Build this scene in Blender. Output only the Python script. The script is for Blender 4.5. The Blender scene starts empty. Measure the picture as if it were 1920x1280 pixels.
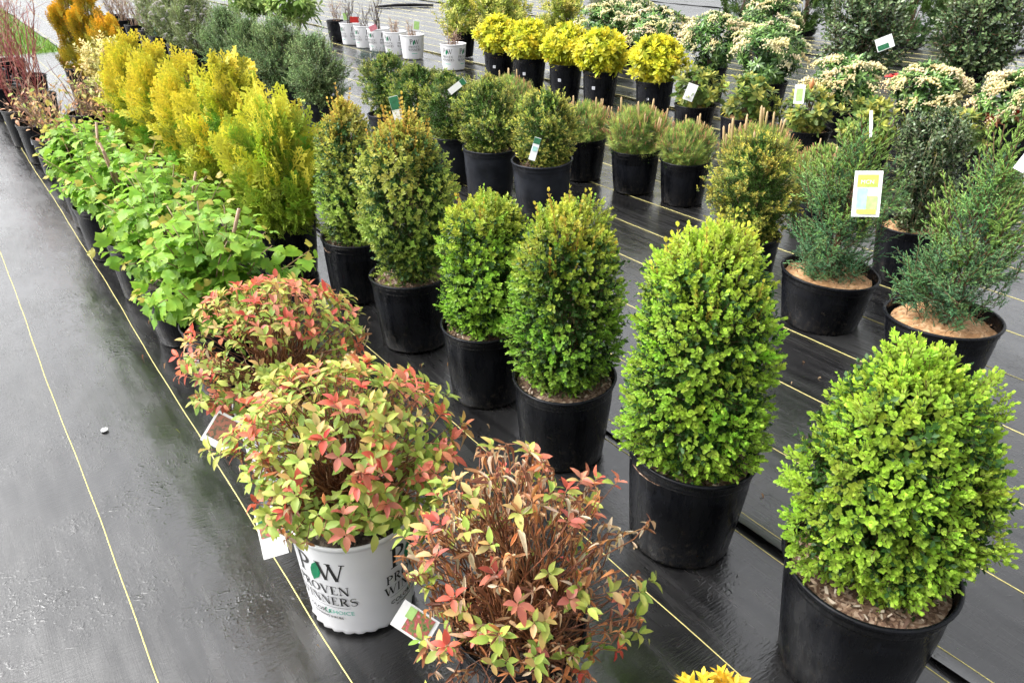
import bpy, math
import numpy as np
from mathutils import Matrix, Vector

# ------------------------------------------------------------------ camera, sky, sun, exposure
scene = bpy.context.scene
COL = scene.collection
CAM_H = 1.4
PITCH = math.atan2(780, 1440)
cd = bpy.data.cameras.new('camera')
cd.sensor_width = 36.0
cd.lens = 27.0
cd.clip_start = 0.05
cd.clip_end = 600
cam = bpy.data.objects.new('camera', cd)
cam.location = (0, 0, CAM_H)
cam.rotation_euler = (math.pi / 2 - PITCH, 0, 0)
COL.objects.link(cam)
scene.camera = cam

SUN_EL, SUN_AZ = math.radians(50), math.radians(-89)
world = bpy.data.worlds.new('World')
scene.world = world
world.use_nodes = True
wn = world.node_tree
wn.nodes.clear()
sky = wn.nodes.new('ShaderNodeTexSky')
sky.sky_type = 'NISHITA'
sky.sun_disc = False
sky.sun_elevation = SUN_EL
sky.sun_rotation = SUN_AZ
sky.air_density = 1.0
sky.dust_density = 6.0
sky.ozone_density = 1.0
hs = wn.nodes.new('ShaderNodeHueSaturation')          # overcast: the cloud cover takes the blue out
hs.inputs['Saturation'].default_value = 0.10
bg = wn.nodes.new('ShaderNodeBackground')
bg.inputs['Strength'].default_value = 0.15
wo = wn.nodes.new('ShaderNodeOutputWorld')
wn.links.new(sky.outputs[0], hs.inputs['Color'])
wn.links.new(hs.outputs[0], bg.inputs['Color'])
wn.links.new(bg.outputs[0], wo.inputs['Surface'])

sl = bpy.data.lights.new('sun', 'SUN')
sl.energy = 0.7
sl.angle = math.radians(45)
sl.color = (1.0, 0.97, 0.92)
sun = bpy.data.objects.new('sun', sl)
sd = Vector((math.sin(SUN_AZ) * math.cos(SUN_EL), math.cos(SUN_AZ) * math.cos(SUN_EL), math.sin(SUN_EL)))
sun.rotation_euler = sd.to_track_quat('Z', 'Y').to_euler()
COL.objects.link(sun)

vs = scene.view_settings
vs.view_transform = 'Standard'
vs.look = 'None'
vs.exposure = 1.48
vs.gamma = 1.0
vs.use_curve_mapping = False
scene.cycles.max_bounces = 4
scene.cycles.caustics_reflective = False
scene.cycles.caustics_refractive = False
scene.cycles.adaptive_threshold = 0.03
scene.cycles.diffuse_bounces = 2
scene.cycles.glossy_bounces = 2
scene.cycles.transmission_bounces = 3
scene.cycles.transparent_max_bounces = 4

# ------------------------------------------------------------------ bed coordinates: n across the rows, t along them
AZ = math.radians(-35.77)
NV = np.array([math.cos(AZ), -math.sin(AZ), 0.0])
TV = np.array([math.sin(AZ), math.cos(AZ), 0.0])


def P(n, t, z=0.0):
    return NV * n + TV * t + np.array([0, 0, z])


# ------------------------------------------------------------------ numpy mesh helpers
UP = np.array([0.0, 0.0, 1.0])


def unit(v):
    v = np.asarray(v, float)
    return v / np.maximum(np.linalg.norm(v, axis=-1, keepdims=True), 1e-9)


def frames(d, up):
    """(K,3,3) matrices whose columns are x, y = d, z (as near to up as can be)."""
    y = unit(d)
    up = np.broadcast_to(up, y.shape)
    x = np.cross(y, up)
    bad = np.linalg.norm(x, axis=-1) < 1e-4
    if bad.any():
        x[bad] = np.cross(y[bad], np.array([1.0, 0.13, 0.07]))
    x = unit(x)
    z = np.cross(x, y)
    return np.stack([x, y, z], axis=-1)


class T:
    """a small mesh: V verts, L loop indices, C polygon sizes, g colour parameter (-1 = stem colour)"""
    def __init__(s, V, faces=None, g=0.0, L=None, C=None):
        s.V = np.asarray(V, float)
        if faces is not None:
            s.C = np.array([len(f) for f in faces], np.int32)
            s.L = np.array([i for f in faces for i in f], np.int32)
        else:
            s.L, s.C = L, C
        s.g = np.full(len(s.V), g, float) if np.isscalar(g) else np.asarray(g, float)

    def moved(s, R=None, pos=(0, 0, 0), sc=1.0, g=None):
        V = s.V * sc
        if R is not None:
            V = V @ np.asarray(R).T
        return T(V + np.asarray(pos), L=s.L, C=s.C, g=s.g.copy() if g is None else g)


def merge(ts):
    off, V, L, C, g = 0, [], [], [], []
    for t in ts:
        V.append(t.V); L.append(t.L + off); C.append(t.C); g.append(t.g)
        off += len(t.V)
    return T(np.concatenate(V), L=np.concatenate(L), C=np.concatenate(C), g=np.concatenate(g))


class Acc:
    """collects geometry with colours for one mesh"""
    def __init__(s):
        s.V, s.L, s.C, s.K, s.n = [], [], [], [], 0

    def add(s, V, L, C, col):
        V = np.asarray(V, float)
        s.V.append(V); s.L.append(np.asarray(L) + s.n); s.C.append(np.asarray(C))
        s.K.append(np.broadcast_to(np.asarray(col, float), (len(V), 3)))
        s.n += len(V)

    def inst(s, t, pos, R, sc, cA, cB, stem=(.12, .07, .035)):
        K = len(pos)
        if K == 0:
            return
        m = len(t.V)
        sc = np.broadcast_to(sc, (K,))
        V = np.einsum('kij,mj->kmi', R, t.V) * sc[:, None, None] + np.asarray(pos)[:, None, :]
        cA = np.broadcast_to(cA, (K, 3)); cB = np.broadcast_to(cB, (K, 3))
        g = np.clip(t.g, 0, 1)[None, :, None]
        col = cA[:, None, :] * (1 - g) + cB[:, None, :] * g
        col = np.where((t.g < 0)[None, :, None], np.asarray(stem, float), col)
        L = (t.L[None, :] + (np.arange(K) * m)[:, None]).ravel()
        s.add(V.reshape(-1, 3), L, np.tile(t.C, K), col.reshape(-1, 3))

    def mesh(s, name, mat, smooth=True):
        me = bpy.data.meshes.new(name)
        if s.n:
            V = np.concatenate(s.V).astype(np.float32); L = np.concatenate(s.L).astype(np.int32)
            C = np.concatenate(s.C).astype(np.int32); K = np.concatenate(s.K).astype(np.float32)
            me.vertices.add(len(V)); me.loops.add(len(L)); me.polygons.add(len(C))
            me.vertices.foreach_set('co', V.ravel())
            me.loops.foreach_set('vertex_index', L)
            st = np.zeros(len(C), np.int32); st[1:] = np.cumsum(C)[:-1]
            me.polygons.foreach_set('loop_start', st)
            me.polygons.foreach_set('use_smooth', np.full(len(C), smooth))
            a = me.attributes.new('col', 'FLOAT_COLOR', 'POINT')
            a.data.foreach_set('color', np.concatenate([K, np.ones((len(K), 1), np.float32)], 1).ravel())
            me.update(calc_edges=True)
        if mat is not None:
            me.materials.append(mat)
        return me


def tubes(Pt, Rd, sides=5):
    """Pt (K,k,3) paths, Rd (K,k) radii -> V, L, C"""
    Pt = np.asarray(Pt, float); K, k, _ = Pt.shape
    Rd = np.broadcast_to(np.asarray(Rd, float), (K, k))
    tg = unit(np.gradient(Pt, axis=1))
    ref = np.where(np.abs(tg[..., 2:3]) > .9, np.array([1.0, 0, 0]), np.array([0, 0, 1.0]))
    x = unit(np.cross(tg, ref)); y = np.cross(tg, x)
    a = np.arange(sides) * 2 * math.pi / sides
    V = Pt[:, :, None, :] + Rd[:, :, None, None] * (x[:, :, None, :] * np.cos(a)[:, None] + y[:, :, None, :] * np.sin(a)[:, None])
    idx = np.arange(K * k * sides).reshape(K, k, sides)
    A = idx[:, :-1]; B = idx[:, 1:]
    q = np.stack([A, np.roll(A, -1, 2), np.roll(B, -1, 2), B], -1).reshape(-1, 4)
    caps = idx[:, -1, :].reshape(-1, sides)
    return V.reshape(-1, 3), np.concatenate([q.ravel(), caps.ravel()]), np.concatenate([np.full(len(q), 4), np.full(len(caps), sides)])


def bez(b, c, p, k):
    u = np.linspace(0, 1, k)[None, :, None]
    return (1 - u) ** 2 * b[:, None] + 2 * u * (1 - u) * c[:, None] + u ** 2 * p[:, None]


# ------------------------------------------------------------------ materials
def nmat(name):
    m = bpy.data.materials.new(name)
    m.use_nodes = True
    nt = m.node_tree
    return m, nt, nt.nodes['Principled BSDF'], nt.nodes['Material Output']


def N(nt, kind, **kw):
    n = nt.nodes.new(kind)
    for k, v in kw.items():
        if k in n.inputs:
            n.inputs[k].default_value = v
        else:
            setattr(n, k, v)
    return n


def leaf_mat(name, rough=.42, spec=.3, trans=.38):
    m, nt, b, o = nmat(name)
    at = N(nt, 'ShaderNodeAttribute', attribute_name='col')
    oi = N(nt, 'ShaderNodeObjectInfo')
    mx = N(nt, 'ShaderNodeMix', data_type='RGBA', blend_type='MULTIPLY')
    mx.inputs[0].default_value = 1.0
    nt.links.new(at.outputs['Color'], mx.inputs[6]); nt.links.new(oi.outputs['Color'], mx.inputs[7])
    tc = N(nt, 'ShaderNodeTexCoord')
    nz = N(nt, 'ShaderNodeTexNoise', Scale=260.0, Detail=2.0)
    nt.links.new(tc.outputs['Object'], nz.inputs['Vector'])
    mr = N(nt, 'ShaderNodeMapRange')
    mr.inputs['To Min'].default_value = .78; mr.inputs['To Max'].default_value = 1.22
    nt.links.new(nz.outputs['Fac'], mr.inputs['Value'])
    m2 = N(nt, 'ShaderNodeVectorMath', operation='SCALE')
    nt.links.new(mx.outputs[2], m2.inputs[0]); nt.links.new(mr.outputs[0], m2.inputs['Scale'])
    nt.links.new(m2.outputs[0], b.inputs['Base Color'])
    b.inputs['Roughness'].default_value = rough
    b.inputs['Specular IOR Level'].default_value = spec
    tr = N(nt, 'ShaderNodeBsdfTranslucent')
    nt.links.new(m2.outputs[0], tr.inputs['Color'])
    ms = N(nt, 'ShaderNodeMixShader'); ms.inputs[0].default_value = trans
    nt.links.new(b.outputs[0], ms.inputs[1]); nt.links.new(tr.outputs[0], ms.inputs[2])
    nt.links.new(ms.outputs[0], o.inputs['Surface'])
    return m


def bark_mat(name):
    m, nt, b, o = nmat(name)
    at = N(nt, 'ShaderNodeAttribute', attribute_name='col')
    tc = N(nt, 'ShaderNodeTexCoord')
    nz = N(nt, 'ShaderNodeTexNoise', Scale=90.0, Detail=4.0)
    nt.links.new(tc.outputs['Object'], nz.inputs['Vector'])
    mr = N(nt, 'ShaderNodeMapRange'); mr.inputs['To Min'].default_value = .6; mr.inputs['To Max'].default_value = 1.35
    nt.links.new(nz.outputs['Fac'], mr.inputs['Value'])
    m2 = N(nt, 'ShaderNodeVectorMath', operation='SCALE')
    nt.links.new(at.outputs['Color'], m2.inputs[0]); nt.links.new(mr.outputs[0], m2.inputs['Scale'])
    nt.links.new(m2.outputs[0], b.inputs['Base Color'])
    b.inputs['Roughness'].default_value = .6
    return m


def black_plastic(name, base, rough):
    m, nt, b, o = nmat(name)
    tc = N(nt, 'ShaderNodeTexCoord')
    mp = N(nt, 'ShaderNodeMapping'); mp.inputs['Scale'].default_value = (70, 70, 16)
    nt.links.new(tc.outputs['Object'], mp.inputs['Vector'])
    nz = N(nt, 'ShaderNodeTexNoise', Scale=1.0, Detail=5.0, Roughness=.6)
    nt.links.new(mp.outputs[0], nz.inputs['Vector'])
    oi = N(nt, 'ShaderNodeObjectInfo')
    big = N(nt, 'ShaderNodeTexNoise', Scale=7.0, Detail=3.0, noise_dimensions='4D')
    nt.links.new(tc.outputs['Object'], big.inputs['Vector'])
    sw = N(nt, 'ShaderNodeMath', operation='MULTIPLY'); sw.inputs[1].default_value = 30
    nt.links.new(oi.outputs['Random'], sw.inputs[0]); nt.links.new(sw.outputs[0], big.inputs['W'])
    cr = N(nt, 'ShaderNodeValToRGB')
    cr.color_ramp.elements[0].position = .38; cr.color_ramp.elements[0].color = (*[c * .6 for c in base], 1)
    cr.color_ramp.elements[1].position = .72; cr.color_ramp.elements[1].color = (*[c * 1.9 for c in base], 1)
    nt.links.new(big.outputs['Fac'], cr.inputs[0])
    # dried soil splashes towards the foot, scuffs higher up
    sx = N(nt, 'ShaderNodeSeparateXYZ'); nt.links.new(tc.outputs['Object'], sx.inputs[0])
    hz = N(nt, 'ShaderNodeMapRange'); hz.inputs['From Min'].default_value = .0; hz.inputs['From Max'].default_value = .16
    hz.inputs['To Min'].default_value = .16; hz.inputs['To Max'].default_value = -.02
    nt.links.new(sx.outputs['Z'], hz.inputs['Value'])
    sn = N(nt, 'ShaderNodeTexNoise', Scale=55.0, Detail=6.0, Roughness=.7); nt.links.new(tc.outputs['Object'], sn.inputs['Vector'])
    ad0 = N(nt, 'ShaderNodeMath', operation='ADD'); nt.links.new(sn.outputs['Fac'], ad0.inputs[0]); nt.links.new(hz.outputs[0], ad0.inputs[1])
    dm = N(nt, 'ShaderNodeMapRange'); dm.inputs['From Min'].default_value = .62; dm.inputs['From Max'].default_value = .80; dm.inputs['To Max'].default_value = .55
    nt.links.new(ad0.outputs[0], dm.inputs['Value'])
    dx = N(nt, 'ShaderNodeMix', data_type='RGBA'); dx.inputs[7].default_value = (.085, .070, .055, 1)
    nt.links.new(dm.outputs[0], dx.inputs[0]); nt.links.new(cr.outputs[0], dx.inputs[6]); nt.links.new(dx.outputs[2], b.inputs['Base Color'])
    mr = N(nt, 'ShaderNodeMapRange'); mr.inputs['From Min'].default_value = .35; mr.inputs['From Max'].default_value = .7
    mr.inputs['To Min'].default_value = rough - .12; mr.inputs['To Max'].default_value = rough + .22
    nt.links.new(nz.outputs['Fac'], mr.inputs['Value']); nt.links.new(mr.outputs[0], b.inputs['Roughness'])
    vo = N(nt, 'ShaderNodeTexVoronoi', Scale=1.0)      # water drops and runs on the wet wall
    mp2 = N(nt, 'ShaderNodeMapping'); mp2.inputs['Scale'].default_value = (150, 150, 60)
    nt.links.new(tc.outputs['Object'], mp2.inputs['Vector']); nt.links.new(mp2.outputs[0], vo.inputs['Vector'])
    dr = N(nt, 'ShaderNodeMapRange'); dr.inputs['From Min'].default_value = .0; dr.inputs['From Max'].default_value = .35
    dr.inputs['To Min'].default_value = 1; dr.inputs['To Max'].default_value = 0
    nt.links.new(vo.outputs['Distance'], dr.inputs['Value'])
    ad = N(nt, 'ShaderNodeMath', operation='MULTIPLY'); nt.links.new(dr.outputs[0], ad.inputs[0]); nt.links.new(big.outputs['Fac'], ad.inputs[1])
    a2 = N(nt, 'ShaderNodeMath', operation='MULTIPLY_ADD'); a2.inputs[1].default_value = .5
    nt.links.new(nz.outputs['Fac'], a2.inputs[0]); nt.links.new(ad.outputs[0], a2.inputs[2])
    bp = N(nt, 'ShaderNodeBump', Strength=.35, Distance=.0015)
    nt.links.new(a2.outputs[0], bp.inputs['Height']); nt.links.new(bp.outputs[0], b.inputs['Normal'])
    b.inputs['Specular IOR Level'].default_value = .16
    return m


def plain(name, base, rough=.5, spec=.4, nscale=40.0, var=.15, bump=0.0):
    m, nt, b, o = nmat(name)
    tc = N(nt, 'ShaderNodeTexCoord')
    nz = N(nt, 'ShaderNodeTexNoise', Scale=nscale, Detail=5.0)
    nt.links.new(tc.outputs['Object'], nz.inputs['Vector'])
    cr = N(nt, 'ShaderNodeValToRGB')
    cr.color_ramp.elements[0].position = .3; cr.color_ramp.elements[0].color = (*[c * (1 - var) for c in base], 1)
    cr.color_ramp.elements[1].position = .7; cr.color_ramp.elements[1].color = (*[min(1, c * (1 + var)) for c in base], 1)
    nt.links.new(nz.outputs['Fac'], cr.inputs[0]); nt.links.new(cr.outputs[0], b.inputs['Base Color'])
    b.inputs['Roughness'].default_value = rough
    b.inputs['Specular IOR Level'].default_value = spec
    if bump:
        bp = N(nt, 'ShaderNodeBump', Strength=.6, Distance=bump)
        nt.links.new(nz.outputs['Fac'], bp.inputs['Height']); nt.links.new(bp.outputs[0], b.inputs['Normal'])
    return m


def soil_mat(name, cols, scale=160.0):
    m, nt, b, o = nmat(name)
    tc = N(nt, 'ShaderNodeTexCoord')
    vo = N(nt, 'ShaderNodeTexVoronoi', Scale=scale)
    nz = N(nt, 'ShaderNodeTexNoise', Scale=scale * .4, Detail=6.0, Roughness=.7)
    nt.links.new(tc.outputs['Object'], vo.inputs['Vector']); nt.links.new(tc.outputs['Object'], nz.inputs['Vector'])
    sp = N(nt, 'ShaderNodeSeparateColor'); nt.links.new(vo.outputs['Color'], sp.inputs[0])
    av = N(nt, 'ShaderNodeMath', operation='MULTIPLY_ADD'); av.inputs[1].default_value = .55
    sc2 = N(nt, 'ShaderNodeMath', operation='MULTIPLY'); sc2.inputs[1].default_value = .5
    nt.links.new(nz.outputs['Fac'], sc2.inputs[0])
    nt.links.new(sp.outputs[0], av.inputs[0]); nt.links.new(sc2.outputs[0], av.inputs[2])
    cr = N(nt, 'ShaderNodeValToRGB')
    el = cr.color_ramp.elements
    while len(el) < len(cols):
        el.new(.5)
    for i, c in enumerate(cols):
        el[i].position = .15 + .7 * i / (len(cols) - 1); el[i].color = (*c, 1)
    nt.links.new(av.outputs[0], cr.inputs[0]); nt.links.new(cr.outputs[0], b.inputs['Base Color'])
    bp = N(nt, 'ShaderNodeBump', Strength=.8, Distance=.004)
    nt.links.new(av.outputs[0], bp.inputs['Height']); nt.links.new(bp.outputs[0], b.inputs['Normal'])
    b.inputs['Roughness'].default_value = .8
    return m


def cloth_mat():
    """black woven ground cloth under a film of rain water"""
    m, nt, b, o = nmat('wet_woven_cloth')
    tc = N(nt, 'ShaderNodeTexCoord')
    # the sheet objects are turned so that object x runs across the rows and y along them
    def noise(scl, det=3.0, rough=.55, dist=0.0):
        mp = N(nt, 'ShaderNodeMapping'); mp.inputs['Scale'].default_value = scl
        nt.links.new(tc.outputs['Object'], mp.inputs['Vector'])
        z = N(nt, 'ShaderNodeTexNoise', Scale=1.0, Detail=det, Roughness=rough, Distortion=dist)
        nt.links.new(mp.outputs[0], z.inputs['Vector'])
        return z.outputs['Fac']

    def rng_(sock, a, b_, c, d, clamp=True):
        r = N(nt, 'ShaderNodeMapRange', clamp=clamp)
        for k, v in zip(('From Min', 'From Max', 'To Min', 'To Max'), (a, b_, c, d)):
            r.inputs[k].default_value = v
        nt.links.new(sock, r.inputs['Value'])
        return r.outputs[0]

    def math_(op, a, b_):
        r = N(nt, 'ShaderNodeMath', operation=op)
        for i, s in enumerate((a, b_)):
            if isinstance(s, (int, float)):
                r.inputs[i].default_value = s
            else:
                nt.links.new(s, r.inputs[i])
        return r.outputs[0]

    wet = noise((2.2, 1.1, 1), 4, .6, .4)                 # where water stands
    worm = noise((38, 58, 1), 2, .5, 1.0)                # little bubbles under the film
    patch = noise((3.0, 4.0, 1), 3, .55)
    weft = noise((14, 520, 1), 2, .5)                    # ribs of the weave
    warp = noise((420, 10, 1), 2, .5)
    grime = noise((26, 2.5, 1), 5, .65)                  # long streaks along the cloth
    swell = noise((5, 3.2, 1), 2, .5)
    cr = N(nt, 'ShaderNodeValToRGB')
    cr.color_ramp.elements[0].position = .3; cr.color_ramp.elements[0].color = (.006, .006, .0065, 1)
    cr.color_ramp.elements[1].position = .75; cr.color_ramp.elements[1].color = (.026, .0255, .026, 1)
    nt.links.new(grime, cr.inputs[0]); nt.links.new(cr.outputs[0], b.inputs['Base Color'])
    wmask = rng_(wet, .40, .58, 1, 0)
    rough = math_('ADD', rng_(wet, .38, .62, .13, .36), rng_(grime, .35, .7, -.03, .10))
    nt.links.new(rough, b.inputs['Roughness'])
    b.inputs['IOR'].default_value = 1.55
    b.inputs['Specular IOR Level'].default_value = .6
    b.inputs['Coat Weight'].default_value = 1.0
    b.inputs['Coat IOR'].default_value = 1.5
    cro = math_('ADD', rng_(wet, .36, .62, .12, .26), rng_(grime, .35, .68, -.06, .15))
    nt.links.new(cro, b.inputs['Coat Roughness'])
    wormh = math_('MULTIPLY', rng_(worm, .56, .72, 0, 1), rng_(patch, .40, .66, 0, 1))
    weave = math_('MULTIPLY', math_('ADD', weft, math_('MULTIPLY', warp, .5)), rng_(wet, .40, .6, .25, .6))
    rib = noise((22, 210, 1), 2, .5)
    drop = N(nt, 'ShaderNodeTexVoronoi', Scale=95.0); nt.links.new(tc.outputs['Object'], drop.inputs['Vector'])
    droph = math_('MULTIPLY', rng_(drop.outputs['Distance'], .05, .38, 1, 0), rng_(patch, .47, .62, 0, 1))
    extra = math_('ADD', math_('MULTIPLY', droph, .0007), math_('MULTIPLY', rib, .0014))
    h = math_('ADD', extra, math_('ADD', math_('ADD', math_('MULTIPLY', wormh, .0015), math_('MULTIPLY', weave, .0011)), math_('MULTIPLY', swell, .014)))
    bp = N(nt, 'ShaderNodeBump', Strength=.55, Distance=1.0)
    nt.links.new(h, bp.inputs['Height']); nt.links.new(bp.outputs[0], b.inputs['Normal'])
    nt.links.new(bp.outputs[0], b.inputs['Coat Normal'])
    return m


M_LEAF = leaf_mat('leaf')
M_GLOSS = leaf_mat('glossy_leaf', .27, .55, .15)
M_NEEDLE = leaf_mat('needle', .5, .3, .2)
M_BARK = bark_mat('bark')
M_POT = black_plastic('black_pot_plastic', (.0055, .006, .008), .26)
M_POTG = black_plastic('worn_grey_pot_plastic', (.018, .020, .026), .40)
M_WHITE = plain('white_pot_plastic', (.74, .74, .76), .38, .4, 9.0, .05)
M_INK = plain('black_print', (.015, .015, .016), .5, .3)
M_GREEN = plain('green_print', (.0, .20, .085), .5, .3)
M_TEAL = plain('teal_print', (.12, .50, .38), .5, .3)
M_GREY = plain('grey_print', (.25, .25, .26), .5, .3)
M_CARD = plain('white_card', (.80, .80, .80), .35, .4, 20, .03)
M_MULCH = soil_mat('bark_mulch', [(.035, .017, .010), (.11, .058, .034), (.24, .15, .095), (.42, .33, .25)])
M_SAND = soil_mat('sawdust_topping', [(.30, .15, .062), (.46, .25, .11), (.55, .32, .16), (.62, .42, .25)], 90)
M_SOIL = soil_mat('dark_soil', [(.012, .009, .007), (.035, .025, .018), (.07, .05, .035), (.2, .16, .12)])
M_THREAD = plain('yellow_thread', (.62, .55, .20), .55, .3, 300, .25)
M_CLOTH = cloth_mat()

CLEAR = (1, 1, 1, 1)


def link(name, data, parent=None, mat4=None, label=None, cat=None, group=None, kind=None):
    o = bpy.data.objects.new(name, data)
    COL.objects.link(o)
    if parent is not None:
        o.parent = parent
    if mat4 is not None:
        o.matrix_basis = mat4
    for k, v in (('label', label), ('category', cat), ('group', group), ('kind', kind)):
        if v:
            o[k] = v
    return o


def M4(R, pos, sc=1.0):
    m = np.eye(4); m[:3, :3] = np.asarray(R) * sc; m[:3, 3] = pos
    return Matrix(m.tolist())


def rotz(a):
    return np.array([[math.cos(a), -math.sin(a), 0], [math.sin(a), math.cos(a), 0], [0, 0, 1]])


# ------------------------------------------------------------------ the setting
BED = M4(np.stack([NV, TV, UP], 1), (0, 0, 0))
rg = np.random.default_rng(5)


def grid_mesh(name, xs, ys, zf, mat):
    X, Y = np.meshgrid(xs, ys, indexing='ij')
    Z = zf(X, Y)
    V = np.stack([X, Y, Z], -1).reshape(-1, 3)
    nx, ny = len(xs), len(ys)
    i = np.arange(nx * ny).reshape(nx, ny)
    q = np.stack([i[:-1, :-1], i[1:, :-1], i[1:, 1:], i[:-1, 1:]], -1).reshape(-1, 4)
    a = Acc(); a.add(V, q.ravel(), np.full(len(q), 4), (1, 1, 1))
    return a.mesh(name, mat)


def grass_ground():
    m, nt, b, o = nmat('grass_ground')
    tc = N(nt, 'ShaderNodeTexCoord')
    nz = N(nt, 'ShaderNodeTexNoise', Scale=3.0, Detail=8.0)
    nt.links.new(tc.outputs['Object'], nz.inputs['Vector'])
    cr = N(nt, 'ShaderNodeValToRGB')
    cr.color_ramp.elements[0].color = (.05, .10, .015, 1); cr.color_ramp.elements[1].color = (.16, .28, .05, 1)
    nt.links.new(nz.outputs['Fac'], cr.inputs[0]); nt.links.new(cr.outputs[0], b.inputs['Base Color'])
    b.inputs['Roughness'].default_value = .9
    return m


link('ground', grid_mesh('ground', [-300, 300], [-300, 300], lambda X, Y: X * 0 - .02, grass_ground()), kind='structure')

seeds = rg.uniform(0, 6.28, 24)


def wave(X, Y):
    z = 0
    for i in range(8):
        kx, ky = 1.1 + .9 * i, .7 + .55 * ((i * 5) % 7)
        z = z + np.sin(kx * X + ky * Y * (1 if i % 2 else -1) + seeds[i]) * .0016 / (1 + .25 * i)
    return z


def sheet(n0, n1, t0, t1, z0, lip0=False):
    xs = np.unique(np.concatenate([[n0, n0 + .012, n0 + .03, n0 + .06], np.linspace(n0 + .1, n1, max(4, int((n1 - n0) / .12)))]))
    ys = np.linspace(t0, t1, int((t1 - t0) / .16))

    def zf(X, Y):
        z = z0 + wave(X, Y)
        if lip0:
            u = np.clip(1 - (X - n0) / .07, 0, 1)
            z = z + u ** 2 * (.007 + .004 * np.sin(Y * 3.1) + .004 * np.sin(Y * 8.3 + 1))
        return z
    return zf, grid_mesh('cloth_sheet', xs, ys, zf, M_CLOTH)


sheets = []
for k, (n0, n1, t0, t1, z0, lip) in enumerate([(-2.35, 1.44, -3, 11.6, .004, False), (1.395, 5.10, -3, 27, .010, True),
                                              (5.05, 8.75, -3, 27, .016, True), (8.70, 12.4, -3, 27, .022, True), (12.35, 24, -3, 27, .028, True)]):
    zf, me = sheet(n0, n1, t0, t1, z0, lip)
    o = link('ground_cloth', me, mat4=BED, kind='structure')
    sheets.append((o, n0, n1, t0, t1, zf))


def threads(sh, lines, w=.0014):
    o, n0, n1, t0, t1, zf = sh
    for ln in lines:
        k = 170 if t1 < 14 else 200
        y = np.linspace(max(t0, -.5), t1, k)
        ph = rg.uniform(0, 6.28, 4)
        x = ln + .0035 * np.sin(y * 1.3 + ph[0]) + .0022 * np.sin(y * 4.1 + ph[1]) + .0007 * np.sin(y * 17 + ph[2])
        V = np.stack([np.stack([x - w, y, zf(x, y) + .0008], -1), np.stack([x, y, zf(x, y) + .0024], -1), np.stack([x + w, y, zf(x, y) + .0008], -1)], 1)
        i = np.arange(k * 3).reshape(k, 3)
        q = np.concatenate([np.stack([i[:-1, c], i[:-1, c + 1], i[1:, c + 1], i[1:, c]], -1).reshape(-1, 4) for c in (0, 1)])
        a = Acc(); a.add(V.reshape(-1, 3), q.ravel(), np.full(len(q), 4), (1, 1, 1))
        link('guide_thread', a.mesh('guide_thread', M_THREAD), o)


threads(sheets[0], [-2.0, -1.66, -1.32, -.98, -.645, -.31, .026, .36, .70, 1.037, 1.371])
threads(sheets[1], [1.44, 1.747, 2.08, 2.433, 2.77, 3.11, 3.45, 3.79, 4.12, 4.46, 4.80, 5.06], .0012)
threads(sheets[2], [5.09, 5.42, 5.76, 6.1, 6.44, 6.78, 7.1, 7.45, 7.8, 8.1, 8.45], .0007)
threads(sheets[3], [8.75, 9.1, 9.44, 9.78, 10.1, 10.45], .0006)

# ------------------------------------------------------------------ leaf and sprig templates
def leaf(L=1.0, W=.5, fold=.22, curl=.18, s=(.3, .65), w=(.95, .85), petiole=0.0, g0=0.0, g1=0.0):
    V = [(0, petiole * L, 0)]
    for si, wi in zip(s, w):
        z = -curl * si * si * L
        h = W * .5 * wi * L
        y = (petiole + si * (1 - petiole)) * L
        V += [(-h, y, z + fold * h), (0, y, z), (h, y, z + fold * h)]
    V.append((0, L, -curl * L))
    F = []
    m = len(s)
    F += [(0, 2, 1), (0, 3, 2)]
    for i in range(m - 1):
        a = 1 + 3 * i; b = a + 3
        F += [(a, a + 1, b + 1, b), (a + 1, a + 2, b + 2, b + 1)]
    a = 1 + 3 * (m - 1); e = len(V) - 1
    F += [(a, a + 1, e), (a + 1, a + 2, e)]
    y = np.array([v[1] for v in V]) / L
    t = T(V, F, g=g0 + (g1 - g0) * y)
    if petiole:
        hw = .03 * L
        st = T([(-hw, 0, 0), (hw, 0, 0), (hw * .7, petiole * L * 1.1, 0), (-hw * .7, petiole * L * 1.1, 0)], [(0, 1, 2, 3)], g=g0)
        t = merge([t, st])
    return t


def simple_leaf(L=1.0, W=.5, fold=.25):
    h = W * .5 * L
    return T([(0, 0, 0), (-h, .5 * L, fold * h), (h, .5 * L, fold * h), (0, L, -.05 * L)], [(0, 3, 1), (0, 2, 3)])


def needle(L=1.0, W=.1):
    h = W * .5 * L
    return T([(0, 0, 0), (h, .35 * L, 0), (0, L, 0), (-h, .35 * L, 0)], [(0, 1, 2, 3)])


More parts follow.
